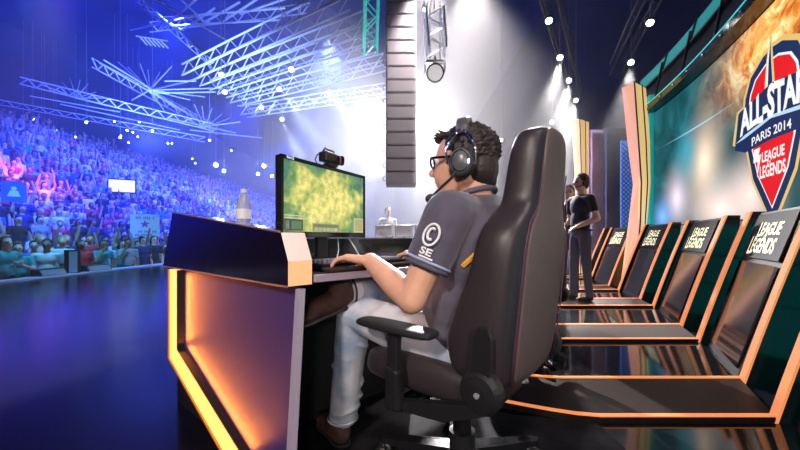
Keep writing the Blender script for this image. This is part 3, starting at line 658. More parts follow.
def make_chair(label, loc, rz):
    t = thing('gaming_chair', label, 'chair', loc, rz, 'racing style gaming chairs on the stage')
    # backrest: (height, centre x, half width, thickness, bolster forward reach)
    prof = [(.435, -.205, .205, .07, .04), (.46, -.21, .240, .085, .09), (.56, -.220, .252, .09, .115), (.64, -.228, .252, .09, .095), (.74, -.240, .248, .085, .062), (.83, -.252, .246, .08, .055),
            (.885, -.259, .228, .075, .052), (.935, -.265, .160, .07, .036), (.965, -.268, .145, .068, .034), (1.05, -.278, .145, .065, .034), (1.125, -.286, .138, .06, .030), (1.168, -.292, .112, .045, .02)]
    rings = []
    for z, x, hw, th, bo in prof:
        rings.append([V((x - th * .5, -hw * .80, z)), V((x - th * .15, -hw * .985, z)), V((x + th * .3 + bo * .6, -hw, z)), V((x + th * .5 + bo, -hw * .93, z)), V((x + th * .5 + bo * .8, -hw * .74, z)), V((x + th * .5, -hw * .52, z)), V((x + th * .45, 0, z)),
                      V((x + th * .5, hw * .52, z)), V((x + th * .5 + bo * .8, hw * .74, z)), V((x + th * .5 + bo, hw * .93, z)), V((x + th * .3 + bo * .6, hw, z)), V((x - th * .15, hw * .985, z)), V((x - th * .5, hw * .80, z)), V((x - th * .55, 0, z))])
    bk = loft(rings, 'backrest', LEATHER, t)
    # flat rear shell of the backrest
    R2 = []
    for z, x, hw, th, bo in prof:
        R2.append([V((x - th * .5 - .004, -hw * .80, z)), V((x - th * .5 + .016, -hw * .80, z)), V((x - th * .5 + .016, hw * .80, z)), V((x - th * .5 - .004, hw * .80, z)), V((x - th * .55 - .012, 0, z))])
    loft(R2, 'rear_shell', LEATHER_B, bk, 1)
    for sg in (-1, 1):
        bm = bmesh.new(); tube(bm, [V((x - th * .5, sg * hw * .82, z)) for z, x, hw, th, bo in prof[1:-2]], .0025, 6); obj('piping', bm, PIPING, bk, sm=True)
    # seat
    sp = [(-.20, .22, .40, .065, .02), (-.17, .245, .405, .085, .03), (.0, .255, .405, .09, .045), (.16, .255, .405, .09, .045), (.25, .235, .40, .085, .03), (.28, .20, .395, .05, .01)]
    rings = []
    for x, hw, z, th, bo in sp:
        rings.append([V((x, -hw * .9, z - th * .5)), V((x, -hw, z)), V((x, -hw * .95, z + th * .5 + bo)), V((x, -hw * .72, z + th * .5 + bo * .8)), V((x, -hw * .5, z + th * .5)), V((x, 0, z + th * .45)),
                      V((x, hw * .5, z + th * .5)), V((x, hw * .72, z + th * .5 + bo * .8)), V((x, hw * .95, z + th * .5 + bo)), V((x, hw, z)), V((x, hw * .9, z - th * .5)), V((x, 0, z - th * .55))])
    loft(rings, 'seat', LEATHER, t)
    obj('seat_plate', bx((-.02, 0, .345), (.30, .24, .03), bev=.006), BLACK_SATIN, t)
    for sg in (-1, 1):
        # hinge cover, hinge bracket, armrest
        bm = bmesh.new(); lathe(bm, [(.050, 0), (.056, .006), (.056, .030), (.045, .042), (.02, .046)], (-.205, sg * .250, .462), 24, (0, sg, 0)); hc = obj('hinge_cover', bm, BLACK_SATIN, t, sm=False)
        bm = bmesh.new(); lathe(bm, [(.007, .04), (.007, .050)], (-.205, sg * .250, .462), 16, (0, sg, 0)); obj('hinge_bolt', bm, GREY_PL, hc)
        bm = bmesh.new(); o0 = [(-.232, .46), (-.178, .46), (-.190, .60), (-.202, .625), (-.226, .625), (-.236, .60)]
        prism(bm, [(x, sg * .262, z) for x, z in o0], (0, sg * .022, 0)); obj('hinge_bracket', bm, BLACK_SATIN, t)
        bm = bmesh.new(); prism(bm, [(-.235, sg * .258, .435), (-.16, sg * .258, .42), (.05, sg * .262, .365), (.05, sg * .262, .34), (-.10, sg * .258, .355), (-.22, sg * .258, .41)], (0, sg * .03, 0)); obj('hinge_arm', bm, BLACK_SATIN, t)
        bm = bmesh.new(); tube(bm, [(.06, sg * .12, .345), (.06, sg * .27, .345), (.06, sg * .295, .37)], .022, 8); obj('armrest_bar', bm, BLACK_SATIN, t, sm=True)
        obj('armrest_sleeve', bx((.06, sg * .298, .405), (.055, .036, .13), bev=.012), BLACK_SATIN, t)
        obj('armrest_post', bx((.06, sg * .298, .50), (.042, .026, .16), bev=.009), BLACK_SATIN, t)
        R = []
        for x, w_, h_ in ((-.085, .028, .010), (-.07, .040, .014), (.0, .046, .016), (.10, .046, .016), (.18, .042, .015), (.205, .028, .010)):
            y0 = sg * .298; R.append([V((x, y0 - w_, .585)), V((x, y0 - w_ * .9, .585 + h_)), V((x, y0 + w_ * .9, .585 + h_)), V((x, y0 + w_, .585)), V((x, y0 + w_ * .8, .585 - h_ * .8)), V((x, y0 - w_ * .8, .585 - h_ * .8))])
        loft(R, 'armrest_pad', mat('black soft armrest', (.018, .018, .020), .62, spec=.3), t)
    bm = bmesh.new(); lathe(bm, [(.045, .07), (.045, .17), (.032, .175), (.032, .25), (.026, .255), (.026, .335)], seg=18); obj('gas_lift', bm, BLACK_SATIN, t)
    bm = bmesh.new(); tube(bm, [(.02, .05, .34), (.03, .20, .335), (.035, .24, .33)], .006, 6); obj('height_lever', bm, CHROME, t)
    for i in range(5):
        a = math.radians(20 + 72 * i); d = V((math.cos(a), math.sin(a), 0)); s = V((-d.y, d.x, 0))
        bm = bmesh.new(); R = []
        A = [d * .03 + s * .030, d * .30 + s * .018, d * .32, d * .30 - s * .018, d * .03 - s * .030]
        vt = [bm.verts.new(p + V((0, 0, .115 if k in (0, 4) else .090))) for k, p in enumerate(A)]; vb = [bm.verts.new(p + V((0, 0, .070))) for p in A]
        bm.faces.new(vt); bm.faces.new(vb[::-1])
        for k in range(5): bm.faces.new((vt[k], vt[(k + 1) % 5], vb[(k + 1) % 5], vb[k]))
        lg_ = obj('base_arm', bm, BLACK_GLOSS, t)
        for sd in (-1, 1):
            bm = bmesh.new(); lathe(bm, [(.022, 0), (.028, .004), (.028, .018), (.022, .022)], d * .30 + V((0, 0, .028)) + s * (.006 * sd), 14, s * sd); obj('caster_wheel', bm, BLACK_SATIN, lg_)
        bm = bmesh.new(); lathe(bm, [(.008, .03), (.008, .075)], d * .30, 8); obj('caster_stem', bm, CHROME, lg_)
    return t
def copy_tree(o, parent=None):
    c = o.copy(); COL.objects.link(c); c.parent = parent
    for ch in o.children: copy_tree(ch, c)
    return c
CH = V((.22, 1.17, 0)); CA = math.atan2(.64, -.77)
chair = make_chair('black racing style gaming chair with the seated player in it', CH, CA)
for loc, a, lb in (((.78, 2.30, 0), CA - .25, 'black gaming chair hidden behind the occupied one, near it'), ((1.38, 3.58, 0), CA - .5, 'black gaming chair farther back beside the two standing people')):
    c = copy_tree(chair); c.location = loc; c.rotation_euler = (0, 0, a); c['label'] = lb

# ------------------------------------------------------------------ people
SKIN = mat('skin', (.78, .42, .28), .5, noise=.06, nscale=30)
SKIN_L = mat('light skin', (.78, .50, .40), .5)
HAIRM = mat('black brown hair', (.022, .015, .013), .45, bump=.3, bscale=260)
def hand(wr, d, n, side, bend=(22, 35, 25), spread=.0, k=1.0, zone=0):
    wr, d, n = V(wr), V(d).normalized(), V(n); s = d.cross(n).normalized(); n = s.cross(d).normalized(); S = []
    lens = (.92, 1.0, .96, .78)
    for i in range(4):
        o = (i - 1.5) * .0195 * k * -side     # index finger on the thumb side
        b = wr + d * (.088 - .006 * abs(i - 1)) * k + s * o
        S.append(('c', wr + s * o * .55 + d * .01, .0165 * k, b, .0125 * k, zone))
        dd = (d + s * (-side) * (i - 1.5) * spread).normalized(); p = b; ang = 0
        for j, (ln, r0, r1) in enumerate(((.043, .0098, .0088), (.027, .0088, .0078), (.021, .0078, .0066))):
            ang += math.radians(bend[j]); q = p + (dd * math.cos(ang) - n * math.sin(ang)) * ln * lens[i] * k
            S.append(('c', p, r0 * k, q, r1 * k, zone)); p = q
    t0 = wr + d * .022 * k + s * side * .024 * k - n * .006
    t1 = t0 + (d * .75 + s * side * .62 - n * .25).normalized() * .042 * k
    t2 = t1 + (d * .92 + s * side * .20 - n * .30).normalized() * .034 * k
    S += [('c', t0, .0145 * k, t1, .0115 * k, zone), ('c', t1, .0108 * k, t2, .0085 * k, zone)]
    return S
def rot_to(f, l):
    f, l = V(f).normalized(), V(l).normalized(); u = f.cross(l).normalized(); l = u.cross(f)
    return Matrix((f, l, u)).transposed()          # columns: forward, left, up
# ---- the seated player
PF, PL = V((-.8, .6, 0)), V((-.6, -.8, 0)); UP = V((0, 0, 1))
pel, chest, neck = V((.245, 1.125, .495)), V((.262, 1.10, .775)), V((.245, 1.09, .955))
hc = V((.207, 1.085, 1.092)); hf = V((-.93, .36, -.04)).normalized(); hl = V((-.36, -.93, 0)); HR = rot_to(hf, hl); hu = HR.col[2].copy(); hl = HR.col[1].copy()
def hp(f, l, u): return hc + HR @ (V((f, l, u)) * .94)
shL, shR = neck + PL * .175 - UP * .035, neck - PL * .175 - UP * .035
elL, wrL = V((.034, .935, .675)), V((-.098, 1.085, .775))
elR, wrR = V((.26, 1.40, .72)), V((.115, 1.495, .785))
body = [('e', hp(-.012, 0, .028), (.100, .078, .092), HR), ('e', hp(.020, 0, -.030), (.080, .066, .085), HR), ('c', hp(.052, 0, -.080), .036, hp(.062, 0, -.095), .028),
        ('c', hp(-.01, .045, -.055), .030, hp(.045, .022, -.088), .026), ('c', hp(-.01, -.045, -.055), .030, hp(.045, -.022, -.088), .026),
        ('c', hp(.085, 0, .015), .010, hp(.112, 0, -.022), .013), ('c', hp(.098, .010, -.026), .009, hp(.098, -.010, -.026), .009),
        ('c', hp(.090, .014, -.056), .009, hp(.090, -.014, -.056), .009), ('c', hp(.078, .03, .030), .012, hp(.082, -.03, .030), .012),
        ('e', hp(-.012, .080, -.012), (.030, .010, .036), HR), ('e', hp(-.012, -.080, -.012), (.030, .010, .036), HR),
        ('c', hp(-.035, 0, -.055), .056, neck + V((0, 0, -.02)), .064), ('c', neck - UP * .03, .09, chest, .12), ('c', chest, .12, pel, .12),
        ('c', neck + PL * .06 - UP * .03, .06, shL, .055), ('c', neck - PL * .06 - UP * .03, .06, shR, .055),
        ('c', shL, .052, elL, .042), ('c', shR, .052, elR, .042),
        ('c', elL, .041, elL * .6 + wrL * .4, .042), ('c', elL * .6 + wrL * .4, .042, wrL, .027), ('c', elR, .040, elR * .6 + wrR * .4, .041), ('c', elR * .6 + wrR * .4, .041, wrR, .026)]
body += hand(wrL, (-.88, .46, .10), (.12, .05, 1), +1, (18, 30, 24), .10)
body += hand(wrR, (-.90, .40, -.02), (0, 0, 1), -1, (20, 38, 30), .06)
body = [s if len(s) > 5 or (s[0] == 'e' and len(s) > 4) else s + (0,) for s in body]
player = obj('person', melt(body, .0045, 5), SKIN)
base_origin(player, (.21, 1.15, 0)); tag(player, 'seated player in dark jersey and pale jeans leaning to the monitor, headset on', 'person')
for sg in (1, -1):
    bm = bmesh.new(); bmesh.ops.create_uvsphere(bm, u_segments=12, v_segments=8, radius=.0125)
    for v in bm.verts: v.co = v.co + hp(.078, .031 * sg, .012)
    obj('eye', bm, mat('eye white', (.8, .78, .75), .2), player, True, True)
hair = [('e', hp(-.022, 0, .040), (.098, .083, .088), HR, 0), ('e', hp(-.055, 0, -.02), (.062, .070, .075), HR, 0), ('c', hp(-.07, 0, -.065), .040, hp(-.062, 0, -.085), .030, 0)]
for i in range(700):
    th = random.uniform(0, 2 * math.pi); cz = random.uniform(-.35, 1); sn = math.sqrt(1 - cz * cz)
    dv = V((sn * math.cos(th), sn * math.sin(th), cz))
    if dv.x > .55 and dv.z < .62: continue
    if cz < 0 and dv.x > -.3: continue
    p = V((-.022 + dv.x * .100, dv.y * .082, .040 + dv.z * .091)); q_ = p + V((dv.x + .15 + random.uniform(-.2, .2), dv.y + random.uniform(-.2, .2), dv.z + .25)).normalized() * random.uniform(.006, .013)
    hair.append(('c', hp(*p), .0052, hp(*q_), .0022, 0))
for i in range(26):   # upswept fringe
    y = random.uniform(-.05, .055); p = V((.055 + random.uniform(-.02, .02), y, .095)); hair.append(('c', hp(*p), .008, hp(p.x + .030, p.y + random.uniform(-.01, .01), p.z + random.uniform(-.005, .022)), .003, 0))
obj('hair', melt(hair, .0032, 1), HAIRM, player, True)
# jersey: flat hems at sleeves and waist
JERSEY = mat('dark slate jersey knit', (.085, .078, .115), .75, bump=.25, bscale=900, sheen=.3, noise=.12, nscale=25)
TR = rot_to(PF, PL)
hemL = shL * .36 + elL * .64; hemR = shR * .40 + elR * .60
jer = [('e', chest + UP * .03 - PF * .01, (.135, .190, .20), TR, 0), ('e', neck - UP * .065, (.105, .165, .085), TR, 0), ('c', neck - UP * .02, .075, neck - UP * .01 + PF * -.005, .068, 0),
       ('e', chest - UP * .12 + PF * .03, (.155, .180, .19), TR, 0), ('e', pel + UP * .06 + PF * .01, (.155, .178, .125), TR, 0), ('f', pel + UP * .06, .172, pel - UP * .035, .178, 0),
       ('c', neck + PL * .09 - UP * .03, .068, shL, .070, 0), ('c', neck - PL * .09 - UP * .03, .068, shR, .070, 0),
       ('c', shL, .070, shL * .8 + hemL * .2, .070, 0), ('f', shL, .072, hemL, .066, 0), ('c', shR, .070, shR * .8 + hemR * .2, .070, 0), ('f', shR, .072, hemR, .066, 0)]
jo = obj('jersey', melt(jer, .0065, 6), JERSEY, player, True)
ad = (elL - shL).normalized()
bm = bmesh.new(); lathe(bm, [(.0655, -.012), (.0685, -.010), (.0685, 0), (.060, .001)], hemL, 28, ad); obj('sleeve_hem', bm, mat('slate hem', (.10, .095, .13), .7), jo, True, True)
bm = bmesh.new(); lathe(bm, [(.0665, -.022), (.0700, -.021), (.0700, -.015), (.066, -.014)], hemL, 28, ad); obj('sleeve_trim', bm, mat('pale blue trim', (.42, .48, .68), .6), jo, True, True)
bm = bmesh.new(); tube(bm, [neck + (PF * math.cos(a) * .066 + PL * math.sin(a) * .078) + UP * (.034 - .02 * math.cos(a)) for a in [i * math.pi / 10 for i in range(20)]], .009, 8, True); obj('collar', bm, mat('slate hem', (.10, .095, .13), .7), jo, True, True)
# badge and letters on the sleeve, wrapped round it
_, sa, sb = frame_of(ad)
def on_sleeve(x, y, d=.004):                  # x round the arm (m), y along it upwards from the hem
    out = (V((-.52, -.85, .05)) - ad * V((-.52, -.85, .05)).dot(ad)).normalized(); s2 = ad.cross(out)
    r = .0735 + d; a = x / r; return hemL - ad * y + (out * math.cos(a) + s2 * math.sin(a)) * r
WPR = mat('white print', (.85, .85, .88), .6)
bm = bmesh.new(); tube(bm, [on_sleeve(-.012 + .021 * math.cos(a), .088 + .030 * math.sin(a)) for a in [i * math.pi / 14 for i in range(28)]], .0035, 6, True); obj('sleeve_badge', bm, WPR, jo, True)
bm = bmesh.new(); tube(bm, [on_sleeve(-.012 - .010 * math.cos(a), .090 + .016 * math.sin(a)) for a in [math.pi * (.3 + 1.4 * i / 10) for i in range(11)]], .004, 6); obj('sleeve_badge', bm, WPR, jo, True)
me = fit_text('SE', .034, .020, .03); warp(me, lambda x, y, z: on_sleeve(-.016 - x, .042 + y, .003)); obj('sleeve_lettering', me, WPR, jo, True)
bm = bmesh.new(); tube(bm, [on_sleeve(-.040 + .01 * i, .026, .0) for i in range(5)], .003, 6); obj('sleeve_trim', bm, WPR, jo, True)
from mathutils.bvhtree import BVHTree
dj = BVHTree.FromPolygons([W[jo.name] @ v.co for v in jo.data.vertices], [tuple(p.vertices) for p in jo.data.polygons])
def on_jersey(u, v):
    d = (px(u, v, 1) - cam.location).normalized(); h_ = dj.ray_cast(cam.location, d); return (h_[0] + h_[1] * .003) if h_[0] else px(u, v, 1.0)
pts_ = [on_jersey(463 + 3.6 * i, 266 - 3.4 * i) for i in range(7)]
bm = bmesh.new(); tube(bm, pts_, .008, 6); obj('side_stripe', bm, mat('orange yellow stripe', (.85, .42, .06), .6), jo, True)
# jeans
def denim():
    m = mat('washed pale denim', (.56, .59, .68), .8, bump=.2, bscale=700); nt = m.node_tree; b = nt.nodes['Principled BSDF']
    tc = nt.nodes.new('ShaderNodeTexCoord'); n_ = nt.nodes.new('ShaderNodeTexNoise'); n_.inputs['Scale'].default_value = 6; n_.inputs['Detail'].default_value = 5; nt.links.new(tc.outputs['Object'], n_.inputs['Vector'])
    r = nt.nodes.new('ShaderNodeValToRGB'); e = r.color_ramp.elements; e[0].position = .36; e[0].color = (.26, .36, .52, 1); e[1].position = .55; e[1].color = (.62, .63, .70, 1)
    nt.links.new(n_.outputs['Fac'], r.inputs[0]); nt.links.new(r.outputs[0], b.inputs['Base Color']); return m
DENIM = denim()
hipL, hipR = pel + PL * .088 - UP * .01, pel - PL * .088 - UP * .01
knL, anL = V((-.172, 1.245, .572)), V((-.236, 1.365, .105)); knR, anR = V((.11, 1.54, .600)), V((-.195, 1.225, .648))
def lerp(a, b, t): return a + (b - a) * t
jn = [('e', pel - UP * .01, (.135, .165, .095), TR, 0), ('c', hipL, .088, lerp(hipL, knL, .5), .080, 0), ('c', lerp(hipL, knL, .5), .080, knL, .066, 0), ('c', knL, .066, lerp(knL, anL, .35), .064, 0), ('f', lerp(knL, anL, .3), .062, anL, .058, 0),
      ('c', hipR, .088, knR, .068, 0), ('c', knR, .066, lerp(knR, anR, .4), .060, 0), ('f', lerp(knR, anR, .3), .058, lerp(knR, anR, .93), .052, 0)]
for i in range(7):   # cloth folds round the shin and behind the knee
    t = .12 + .13 * i; c = lerp(knL, anL, t); a = random.uniform(0, 6); o = V((math.cos(a), math.sin(a), 0)) * .012
    jn.append(('e', c + o, (.064, .064, .014), Matrix.Rotation(random.uniform(-.5, .5), 3, 'X') @ Matrix.Rotation(random.uniform(-.5, .5), 3, 'Y'), 0))
for i in range(4):
    t = .2 + .16 * i; c = lerp(hipL, knL, t); jn.append(('c', c + PL * .055 + UP * .03, .022, c + PL * .02 + UP * .072 - PF * .03, .012, 0))
jo2 = obj('jeans', melt(jn, .0065, 4), DENIM, player, True)
bm = bmesh.new(); tube(bm, [anL + V((.059 * math.cos(a), .059 * math.sin(a), .004)) for a in [i * math.pi / 12 for i in range(24)]], .006, 6, True); obj('trouser_hem', bm, DENIM, jo2, True, True)
# shoes and sock
SHOE = mat('dark brown suede shoe', (.09, .04, .032), .7, noise=.2, nscale=60)
def shoe(heel, toe, up, name='shoe'):
    heel, toe, up = V(heel), V(toe), V(up).normalized(); d = (toe - heel).normalized()
    R = rot_to(d, up.cross(d))
    S = [('e', lerp(heel, toe, .18), (.065, .042, .045), R, 0), ('e', lerp(heel, toe, .5) - up * .008, (.10, .044, .036), R, 0), ('e', lerp(heel, toe, .80) - up * .014, (.065, .048, .030), R, 0), ('c', lerp(heel, toe, .16), .042, lerp(heel, toe, .14) + up * .055, .043, 0)]
    o = obj(name, melt(S, .005, 4), SHOE, player, True)
    S = [('e', lerp(heel, toe, .16) - up * .040, (.062, .042, .012), R, 0), ('e', lerp(heel, toe, .5) - up * .040, (.11, .042, .012), R, 0), ('e', lerp(heel, toe, .80) - up * .040, (.070, .050, .012), R, 0)]
    obj('sole', melt(S, .005, 2), mat('dark rubber sole', (.03, .025, .025), .6), o, True)
shoe((-.232, 1.345, .052), (-.345, 1.505, .050), UP)
fd = (V((-.375, 1.095, .600)) - anR).normalized(); fu = V((-.35, -.3, .85)); fu = (fu - fd * fu.dot(fd)).normalized()
shoe(anR - fd * .01 - fu * .005, anR + fd * .215 - fu * .012, fu)
bm = bmesh.new(); lathe(bm, [(.050, -.022), (.053, -.012), (.050, 0), (.048, .012)], anR + (knR - anR).normalized() * .018, 20, anR - knR); obj('sock', bm, mat('white sock', (.8, .8, .82), .8), player, True, True)
bm = bmesh.new(); tube(bm, [anR + (knR - anR).normalized() * .012 + (UP * math.cos(a) + fd.cross(UP).normalized() * math.sin(a)) * .054 for a in [i * math.pi / 10 for i in range(20)]], .004, 6, True); obj('sock_stripe', bm, mat('navy stripe', (.02, .03, .10), .8), player, True, True)
# glasses
gl = thing('eyeglasses', 'black framed glasses on the seated player', 'glasses', hp(.09, 0, .01))
GLM = mat('black glasses frame', (.012, .012, .014), .25)
for sg in (1, -1):
    bm = bmesh.new(); tube(bm, [hp(.100, sg * (.034 + .026 * math.cos(a)), .010 + .019 * math.sin(a)) for a in [i * math.pi / 8 for i in range(16)]], .0035, 6, True); obj('rim', bm, GLM, gl, True)
    bm = bmesh.new(); tube(bm, [hp(.100, sg * .060, .016), hp(.085, sg * .076, .017), hp(.02, sg * .082, .012), hp(-.01, sg * .083, .004)], .0042, 6); obj('temple', bm, GLM, gl, True)
bm = bmesh.new(); tube(bm, [hp(.101, .009, .014), hp(.105, 0, .017), hp(.101, -.009, .014)], .003, 6); obj('bridge', bm, GLM, gl, True)
# headset
hs = thing('headset', 'black headset with boom microphone worn by the seated player', 'headset', hp(-.015, .09, -.01))
HB = mat('grey headset shell', (.10, .10, .11), .3); HBK = mat('black headset cushion', (.02, .02, .022), .55)
for sg in (1, -1):
    lat = HR @ V((0, sg, 0))
    def ell(f0, u0, rf, ru, dl, bmx, n_=24): return [hp(f0 + rf * math.cos(a), sg * dl, u0 + ru * math.sin(a)) for a in [i * 2 * math.pi / n_ for i in range(n_)]]
    def ellipse_stack(rows):
        bm = bmesh.new(); R = [[bm.verts.new(p) for p in ell(-.014, -.016, rf, ru, dl, bm)] for rf, ru, dl in rows]
        for A, B in zip(R, R[1:]):
            for k in range(len(A)): bm.faces.new((A[k], A[(k + 1) % len(A)], B[(k + 1) % len(A)], B[k]))
        bm.faces.new(R[0]); bm.faces.new(R[-1][::-1]); return bm
    obj('ear_cushion', ellipse_stack([(.036, .044, .082), (.042, .050, .088), (.042, .050, .100), (.036, .044, .106)]), HBK, hs, True, True)
    cup = obj('ear_cup', ellipse_stack([(.034, .042, .104), (.037, .045, .110), (.034, .041, .122), (.024, .030, .130), (.008, .01, .133)]), HB, hs, True, True)
    bm = bmesh.new(); tube(bm, [hp(-.014 + .026 * math.cos(a), sg * .127, -.016 + .032 * math.sin(a)) for a in [i * math.pi / 10 for i in range(20)]], .003, 6, True); obj('cup_ring', bm, CHROME, cup, True)
    bm = bmesh.new(); tube(bm, [hp(-.055, sg * .118, -.030), hp(-.060, sg * .116, .020), hp(-.045, sg * .108, .062), hp(-.020, sg * .092, .092)], .0042, 6); obj('yoke', bm, CHROME, hs, True, True)
    bm = bmesh.new(); tube(bm, [hp(.030, sg * .118, -.020), hp(.034, sg * .114, .030), hp(.010, sg * .106, .066), hp(-.014, sg * .092, .092)], .0042, 6); obj('yoke', bm, CHROME, hs, True, True)
def arch(r, lift): return [hp(-.016, (.094 + r) * math.cos(a), .040 + (.094 + lift + r) * math.sin(a)) for a in [math.radians(22 + 136 * i / 16) for i in range(17)]]
bm = bmesh.new(); A = arch(0, .012); fw = HR.col[0] * .018
R = [[bm.verts.new(p + fw), bm.verts.new(p - fw), bm.verts.new(p - fw + (p - hp(-.016, 0, .03)).normalized() * .012), bm.verts.new(p + fw + (p - hp(-.016, 0, .03)).normalized() * .012)] for p in A]
for p, q_ in zip(R, R[1:]):
    for k in range(4): bm.faces.new((p[k], p[(k + 1) % 4], q_[(k + 1) % 4], q_[k]))
bm.faces.new(R[0]); bm.faces.new(R[-1][::-1]); obj('headband', bm, HB, hs, True, True)
bm = bmesh.new(); tube(bm, [hp(.0, .125, -.045), hp(.020, .118, -.068), hp(.055, .100, -.088), hp(.088, .070, -.105), hp(.100, .050, -.112)], .0045, 8); mb = obj('microphone_boom', bm, HBK, hs, True, True)
bm = bmesh.new(); bmesh.ops.create_uvsphere(bm, u_segments=14, v_segments=10, radius=.0165)
for v in bm.verts: v.co = V((v.co.x * 1.2, v.co.y, v.co.z)) + hp(.108, .042, -.116)
obj('microphone_foam', bm, HBK, mb, True, True)

# ---- standing people and the crowd: +y forward, one skin each, zones 0 skin 1 hair 2 shirt 3 trousers 4 shoes
def figure(h=1.75, arms='down', long_hair=False, voxel=.03, sm=3, deci=None, extra=(), stance=.0, turn=0.0, face=False):
    def q(x, y, z): return V((x * h, y * h, z * h))
    S = []
    S += [('e', q(0, .004, .938), (.042 * h, .050 * h, .060 * h), None, 0), ('e', q(0, .016, .915), (.036 * h, .040 * h, .046 * h), None, 0), ('c', q(0, -.004, .89), .030 * h, q(0, -.006, .84), .034 * h, 0), ('e', q(0, .060, .925), (.008 * h, .012 * h, .013 * h), None, 0),
          ('e', q(0, -.014, .957), (.050 * h, .054 * h, .058 * h), None, 1), ('e', q(0, -.032, .925), (.046 * h, .034 * h, .048 * h), None, 1)]
    if face:
        for sg in (-1, 1): S.append(('e', q(sg * .044, -.002, .922), (.007 * h, .016 * h, .020 * h), None, 0))
        S.append(('c', q(-.008, .050, .900), .006 * h, q(.008, .050, .900), .006 * h, 0))
    for sg in (-1, 1): S.append(('e', q(sg * .018, .052, .936), (.009 * h, .008 * h, .006 * h), None, 1))
    if long_hair: S += [('c', q(0, -.035, .93), .045 * h, q(0, -.050, .80), .040 * h, 1)]
    S += [('e', q(0, 0, .745), (.098 * h, .064 * h, .095 * h), None, 2), ('e', q(0, .004, .62), (.085 * h, .062 * h, .12 * h), None, 2), ('c', q(-.09, 0, .800), .036 * h, q(.09, 0, .800), .036 * h, 2), ('e', q(0, 0, .535), (.090 * h, .062 * h, .055 * h), None, 3)]
    for sg in (-1, 1):
        f = stance * sg
        S += [('c', q(sg * .048, 0, .50), .050 * h, q(sg * .052, f * .5 + .005, .28), .035 * h, 3), ('c', q(sg * .052, f * .5 + .005, .28), .034 * h, q(sg * .054, f - .005, .05), .028 * h, 3),
              ('c', q(sg * .054, f - .015, .022), .022 * h, q(sg * .060, f + .085, .018), .018 * h, 4)]
        sh = q(sg * .108, 0, .800)
        a = arms if isinstance(arms, str) else arms[0 if sg < 0 else 1]
        el, wr = {'down': (q(sg * .135, -.01, .63), q(sg * .130, .03, .49)), 'up': (q(sg * .150, .05, .93), q(sg * .120, .07, 1.08)), 'clap': (q(sg * .140, .06, .66), q(sg * .02, .16, .74)),
                  'hip': (q(sg * .150, -.02, .64), q(sg * .085, .09, .585)), 'chin': (q(sg * .125, .08, .66), q(sg * .05, .10, .82)), 'wide': (q(sg * .22, .03, .88), q(sg * .29, .05, 1.02))}[a]
        S += [('c', sh, .034 * h, lerp(sh, el, .55), .031 * h, 2), ('c', lerp(sh, el, .5), .026 * h, el, .024 * h, 0), ('c', el, .024 * h, wr, .017 * h, 0)]
        d = (wr - el).normalized()
        if voxel < .015: S += hand(wr, d, q(0, .3, 1) if abs(d.z) < .9 else q(0, 1, 0), -sg, (30, 30, 20), .05, h / 1.75, 0)
        else: S.append(('c', wr, .019 * h, wr + d * .075 * h, .014 * h, 0))
    S += list(extra)
    me = melt(S, voxel, sm, deci); zones(me, S); return me
def tint(nm, c): return mat(nm, c, .8)
HAIRS = [tint('dark hair', (.02, .015, .012)), tint('brown hair', (.09, .045, .02)), tint('fair hair', (.45, .32, .16))]
SHOES = tint('dark shoes', (.02, .02, .02)); PANTS = tint('dark trousers', (.05, .05, .075))
def person(label, me, loc, rz, mats, group=None, scale=1.0):
    if not me.materials:
        for m_ in mats: me.materials.append(m_)
    o = bpy.data.objects.new('person', me); link(o); o.location = loc; o.rotation_euler = (0, 0, rz); o.scale = (scale,) * 3
    for i, m_ in enumerate(mats): o.material_slots[i].link = 'OBJECT'; o.material_slots[i].material = m_
    W[o.name] = Matrix.Translation(V(loc)) @ Matrix.Rotation(rz, 4, 'Z')
    return tag(o, label, 'person', group)
BLK = tint('black T-shirt', (.025, .025, .032)); GREYJ = tint('dark grey jeans', (.085, .085, .115))
man = person('standing man in black T-shirt and grey jeans beside the consoles, hands at his waist', figure(1.66, ('hip', 'hip'), False, .011, 4, face=True, stance=.03), (2.385, 4.36, DECKZ), math.radians(100), [SKIN_L, HAIRS[1], BLK, GREYJ, SHOES])
for sg, nm in ((-1, 'radio_pouch'),):
    b = bx((.125, -.02, .86), (.04, .08, .12), bev=.008); obj(nm, b, mat('pale pouch', (.35, .33, .34), .6), man)
bm = bmesh.new(); tube(bm, [(.155 * math.cos(a), .110 * math.sin(a), .925) for a in [i * math.pi / 12 for i in range(24)]], .012, 6, True); obj('belt', bm, BLACK_SATIN, man)
h2 = thing('headset', 'small black headset worn by the standing man', 'headset', (2.385, 4.36, DECKZ + 1.53), math.radians(100))
bm = bmesh.new(); tube(bm, [(.088 * math.cos(a), -.005, .035 + .085 * math.sin(a)) for a in [math.pi * i / 12 for i in range(13)]], .008, 6); obj('headband', bm, BLACK_SATIN, h2)
for sg in (-1, 1):
    bm = bmesh.new(); lathe(bm, [(.036, 0), (.040, .01), (.034, .03)], (sg * .075, 0, .0), 16, (sg, 0, 0)); obj('ear_cup', bm, BLACK_SATIN, h2)
bm = bmesh.new(); tube(bm, [(-.10, .02, -.02), (-.085, .08, -.045), (-.05, .115, -.05)], .006, 6); obj('microphone_boom', bm, BLACK_SATIN, h2)
person('person in dark clothes standing behind the man in the black T-shirt', figure(1.62, ('down', 'hip'), False, .012, 4), (2.48, 4.85, 0), math.radians(150), [SKIN_L, HAIRS[0], tint('dark plum jacket', (.035, .028, .04)), tint('dark trousers', (.05, .05, .075)), SHOES])
person('distant person with dark hair standing behind the far desk in the haze', figure(1.62, ('down', 'down'), False, .02, 3), (-.30, 8.3, 0), math.radians(200), [SKIN_L, HAIRS[0], tint('pale shirt', (.6, .6, .65)), PANTS, SHOES])
